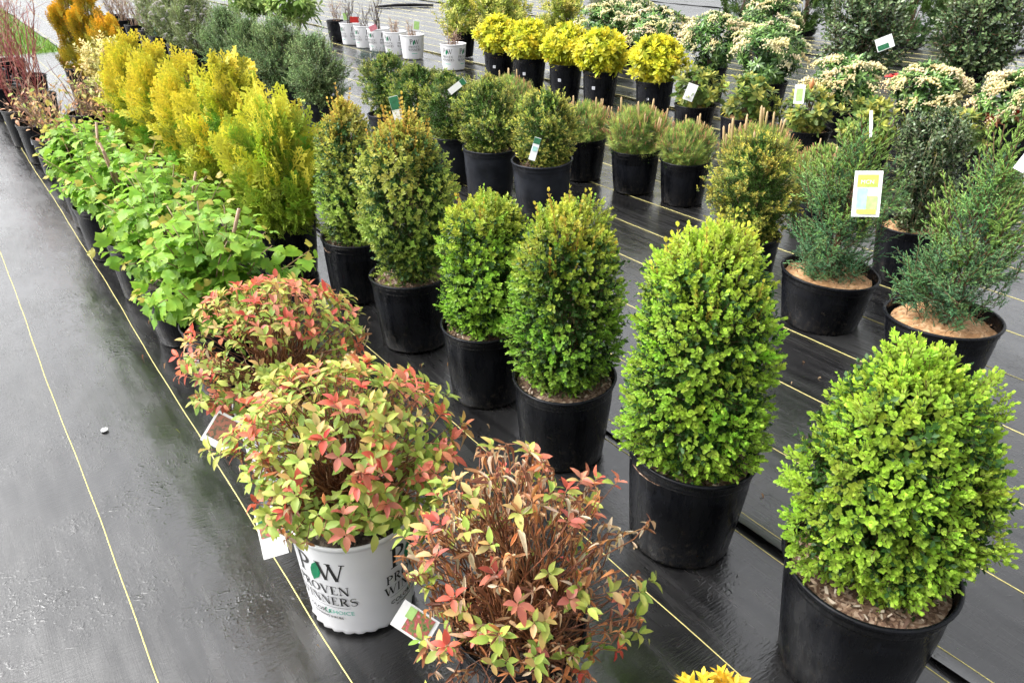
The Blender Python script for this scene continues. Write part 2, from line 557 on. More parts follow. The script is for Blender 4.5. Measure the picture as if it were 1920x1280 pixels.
def lobed_leaf(r, L=1.0):
    """three-lobed, toothed, slightly quilted leaf on a petiole"""
    half = [(.10, .20), (.30, .24), (.44, .37), (.58, .46), (.50, .56), (.38, .60), (.27, .63), (.34, .74), (.24, .82), (.16, .90), (.08, .96)]
    V = [(0, .46, 0)]
    pts = [(0, .17)] + half + [(0, 1.04)] + [(-x, y) for x, y in half[::-1]]
    for x, y in pts:
        d = math.hypot(x, y - .46)
        z = -.55 * x * x - .50 * max(0, y - .4) ** 2 * 1.8 + .22 * abs(x) + r.normal(0, .030)
        V.append((x * r.uniform(.94, 1.06), y, z))
    n = len(pts)
    V2 = [(0, .30, -.012), (.16, .44, .035), (-.16, .44, .035), (0, .72, -.03)]
    F = [(0, 1 + (i + 1) % n, 1 + i) for i in range(n)]
    t = T(np.array(V) * L, F, g=.0)
    t.g[:] = np.clip(np.array([math.hypot(v[0], v[1] - .46) for v in V]) * 1.0, 0, 1)
    t.g[0] = .0
    st = T(np.array([(-.014, -.10, .01), (.014, -.10, .01), (.012, .20, 0), (-.012, .20, 0)]) * L, [(0, 1, 2, 3)], g=-1)
    return merge([t, st])


def stick(L, r0, r1, g=-1, sides=3):
    V, Lp, C = tubes(np.array([[(0, 0, 0), (0, L, 0)]]), np.array([[r0, r1]]), sides)
    return T(V, L=Lp, C=C, g=g)


def sprig(r, nodes, length, lf, size, ang, per=2, g=(0, 1), twist=math.pi / 2, stem_r=.0009, jit=.18, base=0.0, stem=True):
    """leaves set round a short stem along +Y"""
    ts = []
    if stem:
        ts.append(stick(length * .97, stem_r, stem_r * .6))
    for i in range(nodes):
        u = i / max(1, nodes - 1)
        y = length * (base + (1 - base) * u)
        for j in range(per):
            ph = i * twist + j * 2 * math.pi / per + r.normal(0, jit)
            a = ang[0] + (ang[1] - ang[0]) * u + r.normal(0, jit * .7)
            d = np.array([math.sin(a) * math.cos(ph), math.cos(a), math.sin(a) * math.sin(ph)])
            R = frames(d[None], np.array([0, 1.0, 0]))[0]
            sz = (size[0] + (size[1] - size[0]) * u) * r.uniform(.82, 1.15)
            gg = np.clip(g[0] + (g[1] - g[0]) * u + r.normal(0, .12), 0, 1)
            l = lf.moved(R, (0, y, 0), sz)
            l.g = np.clip(l.g * .35 + gg, 0, 1)
            ts.append(l)
    return merge(ts)


def spray(r, n=8, droop=.1):
    """flat fern-like spray of a thuja, length 1 along +Y in the XY plane"""
    V, F, g = [], [], []

    def rib(p, d, L, w, z0, z1, g0, g1):
        d = np.array(d) / np.hypot(*d); q = np.array([-d[1], d[0]])
        k = len(V)
        a = np.array(p); m_ = a + d * L * .55; e = a + d * L
        zm = (z0 + z1) / 2
        for pt, zz, gg in ((a - q * w * .5, z0, g0), (a + q * w * .5, z0, g0), (m_ + q * w * .6, zm, (g0 + g1) / 2), (m_ - q * w * .6, zm, (g0 + g1) / 2), (e, z1, g1)):
            V.append((pt[0], pt[1], zz)); g.append(gg)
        F.extend([(k, k + 1, k + 2, k + 3), (k + 3, k + 2, k + 4)])
        return m_, e

    rib((0, 0), (0, 1), 1.0, .052, 0, -droop, .0, 1.0)
    for i in range(n):
        u = .16 + .66 * i / (n - 1)
        for sgn in (-1, 1):
            a = math.radians(r.uniform(30, 50)) * sgn
            Ls = .46 * (1.05 - u) ** .6 * r.uniform(.7, 1.15)
            d = (math.sin(a), math.cos(a))
            z0 = -droop * u * u; z1 = z0 - droop * .8 * Ls + r.normal(0, .05)
            p = (0, u + .05 * sgn + r.normal(0, .02))
            rib(p, d, Ls, .050, z0, z1, .05 + .40 * u, .55 + .45 * u)
            for v in (.38, .68):
                for s2 in (-1, 1):
                    a2 = a + s2 * math.radians(r.uniform(32, 52))
                    pp = (p[0] + d[0] * Ls * v, p[1] + d[1] * Ls * v)
                    zz = z0 + (z1 - z0) * v
                    rib(pp, (math.sin(a2), math.cos(a2)), Ls * .36 + .02, .044, zz, zz + r.normal(0, .03), .25 + .4 * u, .7 + .3 * u)
    return T(V, F, g=np.array(g))


def feather(r, n=13):
    """juniper shoot of length 1 along +Y: short scaly twigs set all round"""
    ts = [stick(.95, .012, .006)]
    for i in range(n):
        u = .08 + .92 * i / (n - 1)
        ph = i * 2.4
        a = math.radians(r.uniform(28, 50)) * (1.05 - .6 * u)
        d = np.array([math.sin(a) * math.cos(ph), math.cos(a), math.sin(a) * math.sin(ph)])
        Ls = (.30 * (1 - .62 * u)) * r.uniform(.7, 1.2)
        Rm = frames(d[None], np.array([0, 1.0, .01]))[0]
        tw = [T([(0, 0, 0), (.022, .4, .0), (-.011, .4, .019), (-.011, .4, -.019), (0, 1, 0)],
                [(0, 1, 2), (0, 2, 3), (0, 3, 1), (1, 4, 2), (2, 4, 3), (3, 4, 1)], g=np.array([0, .4, .4, .4, 1.0]) * .7).moved(None, (0, 0, 0), 1.0)]
        tw[0].V[:, 1] *= Ls; tw[0].V[:, [0, 2]] *= .8
        for j in range(6):
            v = .2 + .13 * j
            p2 = j * 2.2 + r.uniform(0, .5); a2 = math.radians(r.uniform(28, 45))
            d2 = np.array([math.sin(a2) * math.cos(p2), math.cos(a2), math.sin(a2) * math.sin(p2)])
            l2 = Ls * .36 * r.uniform(.7, 1.2)
            nd = needle(1.0, .30).moved(frames(d2[None], np.array([0, 1.0, .02]))[0], (0, v * Ls, 0), l2)
            nd.g = np.array([.3, .5, 1.0, .5]) * .85
            tw.append(nd)
        tw = merge(tw).moved(Rm, (0, u * .9, 0))
        tw.g = np.clip(tw.g * .7 + .35 * u, 0, 1)
        ts.append(tw)
    return merge(ts)


def candle():
    V, L, C = tubes(np.array([[(0, 0, 0), (0, .5, 0), (0, .92, 0), (0, 1, 0)]]), np.array([[.055, .07, .06, .02]]), 6)
    return T(V, L=L, C=C, g=np.clip(V[:, 1], 0, 1))


def panicle(r):
    """drooping strings of small bell flowers, length about 1, hanging from the origin"""
    ts = []
    for k in range(5):
        a = r.uniform(0, 6.28); out = r.uniform(.45, .95)
        for j in range(8):
            u = (j + 1) / 8
            p = np.array([math.cos(a) * out * u * .8, .55 * math.sin(u * 1.6) * .35, math.sin(a) * out * u * .8])
            p[1] += .25 * u - .55 * u * u
            p += r.normal(0, .035, 3)
            s_ = .085 * (1.1 - .45 * u)
            V = np.array([(0, 1, 0), (.8, .0, 0), (0, 0, .8), (-.8, 0, 0), (0, 0, -.8), (0, -1.1, 0)]) * s_
            ts.append(T(V + p, [(0, 2, 1), (0, 3, 2), (0, 4, 3), (0, 1, 4), (5, 1, 2), (5, 2, 3), (5, 3, 4), (5, 4, 1)], g=u))
    return merge(ts)


rt = np.random.default_rng(11)
BOX_LEAF = leaf(1, .62, .38, -.06, (.34, .74), (.95, .92))
BOX_LEAF_S = simple_leaf(1, .60, .35)
BOX = [sprig(rt, 5, .020, BOX_LEAF, (.0125, .0085), (1.15, .30), g=(.15, 1), jit=.16) for _ in range(6)]
BOX_FAR = [sprig(rt, 5, .020, BOX_LEAF_S, (.0140, .0095), (1.15, .32), g=(.15, 1), jit=.18, stem=False) for _ in range(5)]
BOX_OLD = [sprig(rt, 5, .045, BOX_LEAF_S, (.0145, .013), (1.1, .8), g=(0, .25), jit=.3, stem_r=.0008) for _ in range(5)]
BOX_SHOOT = [sprig(rt, 7, .075, BOX_LEAF, (.0145, .010), (.75, .30), g=(.1, 1), jit=.2, stem_r=.0012) for _ in range(5)]
SPI_LEAF = [leaf(1, w, f, c, (.22, .5, .8), (.75, 1.0, .62), .06, .0, .35) for w, f, c in ((.46, .35, .15), (.50, .25, .38), (.42, .5, .05), (.48, .15, .55), (.40, .75, .25))]
DEAD_LEAF = [leaf(1, w, f, c, (.22, .5, .8), (.75, 1.0, .62), .05, .0, .6) for w, f, c in ((.30, 1.8, .9), (.24, 2.6, -.8), (.36, 1.4, 1.3))]
VIB_LEAF = [lobed_leaf(rt) for _ in range(6)]
SPRAY = [spray(rt, 4, d) for d in (.05, .15, .25, .1)]
FEATHER = [feather(rt) for _ in range(4)]
FEATHER_FAR = [feather(rt, 9) for _ in range(3)]
YEW = [sprig(rt, 6, .022, simple_leaf(1, .42, .3), (.0135, .0090), (1.1, .40), per=2, g=(.0, 1), twist=1.9, jit=.22, stem_r=.0009) for _ in range(5)]
PINE = [sprig(rt, 8, .040, needle(1, .06), (.032, .026), (1.0, .5), per=4, g=(0, .9), twist=.7, jit=.25, stem_r=.002) for _ in range(4)]
CHO_LEAF = leaf(1, .40, .2, .25, (.3, .68), (.8, 1.0))
CHO = [sprig(rt, 4, .035, CHO_LEAF, (.062, .040), (1.25, .45), per=3, g=(.15, 1), twist=.9, jit=.2, stem_r=.0015) for _ in range(5)]
EUO = [sprig(rt, 4, .045, leaf(1, .45, .2, .15), (.034, .022), (1.1, .5), per=2, g=(.1, 1), jit=.25, stem_r=.0012) for _ in range(5)]
PIE_LEAF = leaf(1, .27, .25, .35, (.3, .7), (.85, 1.0))
PIE = [sprig(rt, 3, .02, PIE_LEAF, (.070, .050), (1.35, .85), per=4, g=(.05, .9), twist=.5, jit=.2, stem_r=.0018) for _ in range(5)]
RHO = [sprig(rt, 3, .018, leaf(1, .42, .15, .28, (.3, .7), (.85, 1.0)), (.062, .038), (1.3, .55), per=3, g=(.0, 1), twist=.6, jit=.2, stem_r=.002) for _ in range(5)]
BIGRHO = [sprig(rt, 2, .02, leaf(1, .30, .12, .35, (.3, .7), (.85, 1.0)), (.115, .085), (1.35, .8), per=5, g=(.0, .8), twist=.5, jit=.2, stem_r=.003) for _ in range(4)]
HOL = [sprig(rt, 6, .075, leaf(1, .52, .25, .12), (.024, .017), (1.1, .5), per=2, g=(0, .8), jit=.3, stem_r=.0014) for _ in range(5)]
SAGE = [sprig(rt, 8, .075, simple_leaf(1, .28, .3), (.020, .014), (.9, .5), per=2, g=(0, 1), jit=.3, stem_r=.001) for _ in range(4)]
PANICLE = [panicle(rt) for _ in range(4)]
FLAKE = T([(-.5, -.16, 0), (.5, -.12, .05), (.45, .14, .1), (-.4, .18, .02)], [(0, 1, 2, 3)])


def baked(name, t, mat, cA, cB, stem=(.12, .07, .035), f=1.0):
    a = Acc(); a.inst(t, np.zeros((1, 3)), np.eye(3)[None], f, cA, cB, stem)
    return a.mesh(name, mat)


# ------------------------------------------------------------------ crowns
class Shell:
    """a lumpy surface of revolution: prof = [(z, r) ...] from the bottom up"""
    def __init__(s, prof, r, lob=.10, squash=(1, 1), lean=(0, 0)):
        pr = np.array(prof, float)
        u = np.linspace(0, len(pr) - 1, 200)
        s.z = np.interp(u, range(len(pr)), pr[:, 0]); s.r = np.interp(u, range(len(pr)), pr[:, 1])
        k = np.ones(15) / 15                                  # round the corners
        zz = np.pad(s.z, 7, mode='edge'); rr = np.pad(s.r, 7, mode='edge')
        s.z, s.r = np.convolve(zz, k, 'valid'), np.convolve(rr, k, 'valid')
        ds = np.hypot(np.gradient(s.z), np.gradient(s.r))
        wgt = (s.r + .012) * ds
        s.cdf = np.cumsum(wgt) / wgt.sum()
        s.nz = -np.gradient(s.r) / np.maximum(ds, 1e-9); s.nr = np.gradient(s.z) / np.maximum(ds, 1e-9)
        s.h = (r.integers(2, 6, 7), r.uniform(-1, 1, 7) * 22, r.uniform(0, 6.28, 7), r.uniform(.4, 1, 7))
        s.lob, s.sq, s.lean = lob, squash, lean
        s.z0, s.z1 = pr[0, 0], pr[-1, 0]

    def lump(s, th, z):
        k, m, p, a = s.h
        f = 0
        for i in range(7):
            f = f + a[i] * np.sin(k[i] * th + m[i] * z + p[i])
        return 1 + s.lob * f / 2.2

    def sample(s, K, r, din=(0, 0), zmin=None, zmax=None, even=False):
        c0, c1 = 0, 1
        if zmin is not None: c0 = np.interp(zmin, s.z, s.cdf)
        if zmax is not None: c1 = np.interp(zmax, s.z, s.cdf)
        u = c0 + (c1 - c0) * np.clip((np.arange(K) + .5) / K + r.normal(0, .6 / K, K), 0, 1) if even else r.uniform(c0, c1, K)
        z = np.interp(u, s.cdf, s.z); rr = np.interp(u, s.cdf, s.r)
        nz = np.interp(u, s.cdf, s.nz); nr = np.interp(u, s.cdf, s.nr)
        th = (np.arange(K) * 2.399963 + r.normal(0, .10, K)) % (2 * math.pi) if even else r.uniform(0, 2 * math.pi, K)
        R = rr * s.lump(th, z) * (1 - r.uniform(din[0], din[1], K))
        pos = np.stack([R * np.cos(th) * s.sq[0] + s.lean[0] * (z - s.z0), R * np.sin(th) * s.sq[1] + s.lean[1] * (z - s.z0), z], -1)
        nrm = unit(np.stack([nr * np.cos(th), nr * np.sin(th), nz], -1))
        return pos, nrm


def mixc(a, b, u):
    a = np.asarray(a, float); b = np.asarray(b, float); u = np.asarray(u)[..., None]
    return a * (1 - u) + b * u


def jitter(r, K, s=.15):
    return np.exp(r.normal(0, s, (K, 1))) * np.exp(r.normal(0, s * .3, (K, 3)))


class Plant:
    def __init__(s):
        s.meshes, s.parts = [], []

    def mesh(s, name, acc, mat, kind=None):
        if acc.n:
            s.meshes.append((name, acc.mesh(name, mat), kind))


def crown(pl, r, shell, tmpl, K, size=(.85, 1.15), abc=(.7, .6, .25), cA=(.03, .07, .02), cB=(.2, .35, .05), cfun=None, mat=None, clump=None,
          length=0.0, nparts=0, part='sprig', cam_dir=None, acc=None, din=(0, .12), jit=.14, zmin=None, zmax=None, upv=None, stem=(.12, .07, .035), even=False, bumps=None):
    """place K sprigs over the shell; the nparts that face the camera most become parts of their own"""
    mat = mat or M_LEAF
    if clump:
        nc, sd = clump
        cp, cn = shell.sample(nc, r, din, zmin, zmax)
        w = r.gamma(2.0, 1.0, nc); ci = r.choice(nc, K, p=w / w.sum())
        pos = cp[ci] + r.normal(0, sd, (K, 3)); nrm = unit(cn[ci] + r.normal(0, .25, (K, 3)))
        base_tint = jitter(r, nc, jit)[ci]
    else:
        pos, nrm = shell.sample(K, r, din, zmin, zmax, even)
        base_tint = 1.0
    fan = 0.0
    if bumps is not None:                                       # branch heads: rounded bosses with creases between them
        bc, ba, br, hc, hr = bumps
        dist = np.linalg.norm(pos[:, None] - bc[None], axis=-1) / br[None]
        j = np.argmin(dist, 1); dj = dist[np.arange(K), j]
        keep = r.uniform(0, 1, K) > np.clip((dj - .75) * 1.6, 0, .75)
        keep &= ~((np.linalg.norm(pos[:, None] - hc[None], axis=-1) * (1 + .25 * r.normal(0, 1, (K, 1))) < hr[None]).any(1))
        pos, nrm, j, dj = pos[keep], nrm[keep], j[keep], dj[keep]
        K = len(pos)
        pos = pos + nrm * (ba[j] * np.clip(1 - dj ** 2, -.35, 1))[:, None]
        fan = unit(pos - bc[j] + nrm * .01) * .55
        base_tint = jitter(r, len(bc), .10)[j]
    d = unit(nrm * abc[0] + UP * abc[1] + fan + r.normal(0, abc[2], (K, 3)))
    pos = pos - d * length
    up = UP if upv is None else upv(pos, nrm)
    R = frames(d, unit(up + r.normal(0, .25, (K, 3))))
    a = r.uniform(0, 6.28, K) if upv is None else r.normal(0, .3, K)
    ca, sa = np.cos(a), np.sin(a)
    X, Z = R[:, :, 0].copy(), R[:, :, 2].copy()
    R[:, :, 0] = X * ca[:, None] + Z * sa[:, None]; R[:, :, 2] = -X * sa[:, None] + Z * ca[:, None]
    sc = r.uniform(*size, K)
    A = np.broadcast_to(np.asarray(cA, float), (K, 3)); B = np.broadcast_to(np.asarray(cB, float), (K, 3))
    tint = jitter(r, K, jit) * base_tint
    if cfun is not None:
        A, B = cfun(pos, nrm, r)
    ti = r.integers(0, len(tmpl), K)
    is_part = np.zeros(K, bool)
    if nparts:
        cdv = np.array([0, -.8, .6]) if cam_dir is None else unit(cam_dir)
        score = nrm @ cdv + .4 * (pos @ cdv) / max(.05, np.abs(pos).max()) + r.normal(0, .12, K)
        is_part[np.argsort(-score)[:nparts]] = True
        Am, Bm = A.mean(0), B.mean(0)
        baked_m = [baked(part, t, mat, Am, Bm, stem) for t in tmpl]
        ref = .5 * (Am + Bm)
        for k in np.nonzero(is_part)[0]:
            c = .5 * (A[k] + B[k]) / ref * tint[k]
            pl.parts.append((part, baked_m[ti[k]], M4(R[k], pos[k], sc[k]), (c[0], c[1], c[2], 1)))
    own = acc is None
    acc = acc or Acc()
    for i, t in enumerate(tmpl):
        k = (ti == i) & ~is_part
        acc.inst(t, pos[k], R[k], sc[k], A[k] * tint[k], B[k] * tint[k], stem)
    if own:
        pl.mesh('foliage', acc, mat, 'stuff')
    return pos, nrm


def stems(pl, r, targets, base_z=-.02, base_r=.02, rad=(.005, .0015), col=(.10, .065, .04), bow=.3, k=5, sides=5, name='branches', cols=None, wig=.0):
    K = len(targets)
    a = r.uniform(0, 6.28, K); q = base_r * np.sqrt(r.uniform(0, 1, K))
    b = np.stack([np.cos(a) * q, np.sin(a) * q, np.full(K, base_z)], -1)
    c = b + (targets - b) * .5
    c[:, :2] = b[:, :2] + (targets - b)[:, :2] * (.5 - bow)
    c[:, 2] = b[:, 2] + (targets - b)[:, 2] * (.5 + bow * .6)
    path = bez(b, c, targets, k)
    if wig:
        w = r.normal(0, wig, path.shape); w[:, 0] = 0
        path = path + w
    rad_ = np.linspace(rad[0], rad[1], k)[None, :] * r.uniform(.7, 1.2, (K, 1))
    V, L, C = tubes(path, rad_, sides)
    acc = Acc()
    if cols is None:
        cc = np.asarray(col) * jitter(r, K, .2)
    else:
        cc = np.asarray(cols)[r.integers(0, len(cols), K)] * jitter(r, K, .15)
    acc.add(V, L, C, np.repeat(cc, k * sides, axis=0))
    pl.mesh(name, acc, M_BARK)
    return path


# ------------------------------------------------------------------ species
def boxwood(seed, prof, K=1100, Kold=1500, tip=(.30, .47, .035), old=(.022, .060, .014), shoots=0, shoot_c=(.42, .30, .035), nparts=0, cam_dir=None,
            lob=.10, near=True, gold=.0, lean=(0, 0), mid=None, heads=70, knobs=(), slim=.88, holes=()):
    r = np.random.default_rng(seed)
    pl = Plant()
    prof = [(z * .95, q * slim) for z, q in prof]
    sh = Shell(prof, r, lob, lean=lean)
    z0, z1 = sh.z0, sh.z1
    mid = mid if mid is not None else tuple(.60 * a + .40 * b for a, b in zip(tip, old))

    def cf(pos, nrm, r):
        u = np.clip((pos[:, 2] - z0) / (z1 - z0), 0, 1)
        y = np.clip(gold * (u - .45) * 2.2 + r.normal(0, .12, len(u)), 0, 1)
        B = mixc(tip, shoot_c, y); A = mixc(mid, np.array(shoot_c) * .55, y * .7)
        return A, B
    tp, _ = sh.sample(34, r, (.12, .5), zmin=z0 + .10 * (z1 - z0))
    stems(pl, r, tp, base_r=.022, rad=(.0055, .0012), bow=.25, col=(.14, .095, .055))
    nb = int(heads)
    bc, _ = sh.sample(nb, r, (0, .06), even=True)
    ba = r.uniform(-.008, .034, nb); br = r.uniform(.032, .070, nb)
    hc, _ = sh.sample(10, r, (0, .05), zmin=z0 + .1 * (z1 - z0)); hr = r.uniform(.012, .028, 10)
    for th, z, rad in holes:
        q = np.interp(z, sh.z, sh.r)
        hc = np.concatenate([hc, [[math.cos(th) * q, math.sin(th) * q, z]]]); hr = np.append(hr, rad)
    for th, z, amp, rad in knobs:
        q = np.interp(z, sh.z, sh.r)
        bc = np.concatenate([bc, [[math.cos(th) * q, math.sin(th) * q, z]]]); ba = np.append(ba, amp); br = np.append(br, rad)
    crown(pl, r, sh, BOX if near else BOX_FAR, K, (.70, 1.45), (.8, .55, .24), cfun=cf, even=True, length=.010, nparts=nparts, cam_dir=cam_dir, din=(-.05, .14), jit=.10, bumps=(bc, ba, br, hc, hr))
    ac = Acc()
    crown(pl, r, sh, BOX if near else BOX_FAR, K // 7, (.75, 1.35), (.7, .8, .3), cfun=cf, acc=ac, length=.012, din=(-.05, .5), jit=.10, zmin=z0 + .80 * (z1 - z0))
    pl.mesh('top_growth', ac, M_LEAF, 'stuff')
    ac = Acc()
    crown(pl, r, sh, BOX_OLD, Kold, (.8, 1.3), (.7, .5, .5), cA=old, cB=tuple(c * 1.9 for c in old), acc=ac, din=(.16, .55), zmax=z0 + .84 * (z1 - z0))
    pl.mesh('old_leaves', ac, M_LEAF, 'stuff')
    lead, _ = sh.sample(7, r, (.25, .45), zmin=z0 + .55 * (z1 - z0))
    stems(pl, r, lead, base_r=.03, rad=(.0062, .003), bow=-.12, col=(.34, .24, .14), k=6, name='leaders', wig=.004)
    stray = 36
    sp, sn = sh.sample(stray, r, (-.02, .05), zmin=z0 + .15 * (z1 - z0))
    d = unit(sn * .9 + UP * .6 + r.normal(0, .2, (stray, 3)))
    ac = Acc()
    for i, t in enumerate(BOX_SHOOT):
        k = np.arange(stray) % len(BOX_SHOOT) == i
        jt = jitter(r, int(k.sum()), .12)
        ac.inst(t, sp[k] - d[k] * .015, frames(d[k], UP), r.uniform(.55, .85, int(k.sum())), np.array(mid) * jt, np.array(tip) * jt, (.24, .20, .06))
    pl.mesh('stray_shoots', ac, M_LEAF, 'stuff')
    if shoots:
        ac = Acc()
        sp, sn = sh.sample(shoots, r, (.0, .30), zmin=z0 + (z1 - z0) * .72)
        d = unit(UP * 1.0 + sn * .25 + r.normal(0, .10, (shoots, 3)))
        R = frames(d, unit(sn + .01))
        sc = r.uniform(.65, 1.30, shoots)
        for i, t in enumerate(BOX_SHOOT):
            k = (np.arange(shoots) % len(BOX_SHOOT)) == i
            jt = jitter(r, int(k.sum()), .16)
            ac.inst(t, sp[k] - d[k] * .03, R[k], sc[k], np.array(shoot_c) * .62 * jt, np.array(shoot_c) * jt, (.34, .16, .04))
        pl.mesh('golden_shoots', ac, M_LEAF, 'stuff')
    return pl


def leaf_parts(pl, r, tmpl, pos, R, sc, cA, cB, nparts, cam_dir, part='leaf', mat=None, stem=(.12, .07, .035), score_extra=0, rest='foliage', rib=(.46, .54)):
    mat = mat or M_LEAF
    K = len(pos)
    ti = r.integers(0, len(tmpl), K)
    cdv = unit(cam_dir)
    score = (pos - pos.mean(0)) @ cdv * 3 + np.abs(R[:, :, 2] @ cdv) * .35 + score_extra
    pk = np.zeros(K, bool); pk[np.argsort(-score)[:nparts]] = True
    ref = np.array([.5, .5, .5])
    base = [baked(part, t, mat, (rib[0],) * 3, (rib[1],) * 3, stem) for t in tmpl]
    base_tip = [baked(part, t, mat, (.40, .46, .5), (.62, .50, .40), stem) for t in tmpl]
    for k in np.nonzero(pk)[0]:
        c = .5 * (cA[k] + cB[k]) / ref
        bm = base_tip if (cB[k][0] - cB[k][1]) > (cA[k][0] - cA[k][1]) + .03 else base
        pl.parts.append((part, bm[ti[k]], M4(R[k], pos[k], sc[k]), (c[0], c[1], c[2], 1)))
    ac = Acc()
    for i, t in enumerate(tmpl):
        k = (ti == i) & ~pk
        ac.inst(t, pos[k], R[k], sc[k], cA[k], cB[k], stem)
    pl.mesh(rest, ac, mat, 'stuff')


def spirea(seed, prof, nst=90, dead=.15, nparts=290, cam_dir=(0, -.8, .6), red=.5, leaves=(7, 11), size=1.0, bare=.0, topdead=.45, base_r=.055, bow=.28, lob=.12):
    r = np.random.default_rng(seed)
    pl = Plant()
    sh = Shell(prof, r, lob)
    tg, nr = sh.sample(nst, r, (-.06, .22))
    path = stems(pl, r, tg, base_r=base_r, rad=(.0022, .0010), bow=bow, k=8, sides=4, cols=[(.20, .075, .03), (.13, .05, .025), (.28, .12, .05)], wig=.006)
    pos, dr, up, sz, cA, cB, dd = [], [], [], [], [], [], []
    GREEN, LIME, OR, RED, PINK = (.22, .36, .07), (.48, .54, .11), (.72, .40, .16), (.64, .07, .06), (.74, .36, .26)
    zt, zb = sh.z1, sh.z0
    for s in range(nst):
        pts = path[s]
        nl = r.integers(*leaves)
        topness = np.clip((pts[-1, 2] - zb) / (zt - zb), 0, 1)
        shoot_red = r.uniform() < red * (.35 + .75 * topness)
        shoot_dead = r.uniform() < dead * topdead
        redc = mixc(RED, PINK, np.array(r.uniform(0, .7)))
        for i in range(nl):
            u = 1 - (max(0, i - 4) / nl) * r.uniform(.40, .62) * (1 - bare) - .006 * i
            f = u * (len(pts) - 1); j = min(int(f), len(pts) - 2)
            p = pts[j] + (pts[j + 1] - pts[j]) * (f - j)
            tg_ = unit(pts[j + 1] - pts[j])
            ph = i * 2.4 + r.uniform(-.4, .4)
            side = unit(np.cross(tg_, [.3, .9, .1])); s2 = np.cross(tg_, side)
            lat = side * math.cos(ph) + s2 * math.sin(ph)
            top = i < 5
            isdead = (shoot_dead if top else r.uniform() < dead * 1.3)
            d = unit(tg_ * (.62 - .10 * i if top else .35) + lat * (.85 if top else 1.0) + UP * (.15 if top else .05) + r.normal(0, .15, 3) - (UP * .9 if isdead else 0))
            pos.append(p); dr.append(d); up.append(unit(UP + tg_ * .6 + r.normal(0, .25, 3)))
            sz.append(r.uniform(.022, .038) * (1.05 if top else 1.0) * size); dd.append(isdead)
            if isdead:
                c = [(.44, .22, .11), (.56, .36, .20), (.27, .12, .06), (.66, .28, .11), (.64, .52, .36), (.20, .08, .05)][r.integers(0, 6)]
                a, b = np.array(c), np.array(c) * 1.15
            else:
                w = topness * .55 + (1 - i / nl) * .5 + r.normal(0, .22)
                if top and shoot_red and r.uniform() < .9:
                    a = mixc(redc, OR, np.array(r.uniform(0, .5))); b = mixc(redc, RED, np.array(r.uniform(0, .6)))
                elif w > .92:
                    a = mixc(LIME, OR, np.array(r.uniform(.1, .75))); b = mixc(OR, PINK, np.array(r.uniform(0, .8)))
                elif w > .62:
                    a = mixc(GREEN, LIME, np.array(r.uniform(.4, 1))); b = mixc(LIME, OR, np.array(r.uniform(0, .45)))
                else:
                    a = mixc(GREEN, LIME, np.array(r.uniform(0, .6))); b = mixc(GREEN, LIME, np.array(r.uniform(.2, .9)))
            j_ = jitter(r, 1, .14)[0]
            cA.append(np.clip(a * j_, 0, .8)); cB.append(np.clip(b * j_, 0, .8))
    pos, dr, up, sz, cA, cB, dd = map(np.array, (pos, dr, up, sz, cA, cB, dd))
    R = frames(dr, up)
    k = ~dd
    leaf_parts(pl, r, SPI_LEAF, pos[k], R[k], sz[k], cA[k], cB[k], min(nparts, int(k.sum())), cam_dir)
    ac = Acc()
    kd = np.nonzero(dd)[0]
    for i, t in enumerate(DEAD_LEAF):
        q = kd[i::len(DEAD_LEAF)]
        ac.inst(t, pos[q], R[q], sz[q] * r.uniform(.40, .95, len(q)), cA[q], cB[q])
    pl.mesh('withered_leaves', ac, M_LEAF, 'stuff')
    # dry twigs and spent flower heads hanging at the skirt
    nt_ = 60
    a = r.uniform(0, 6.28, nt_); rr = np.interp(zb, sh.z, sh.r)
    tip = np.stack([np.cos(a) * rr * r.uniform(.5, .98, nt_), np.sin(a) * rr * r.uniform(.5, .98, nt_), zb + r.uniform(-.03, .12, nt_)], -1)
    stems(pl, r, tip, base_r=.05, rad=(.0014, .0008), bow=.35, k=6, sides=3, name='dry_twigs', cols=[(.22, .10, .05), (.34, .20, .11)], wig=.008)
    return pl


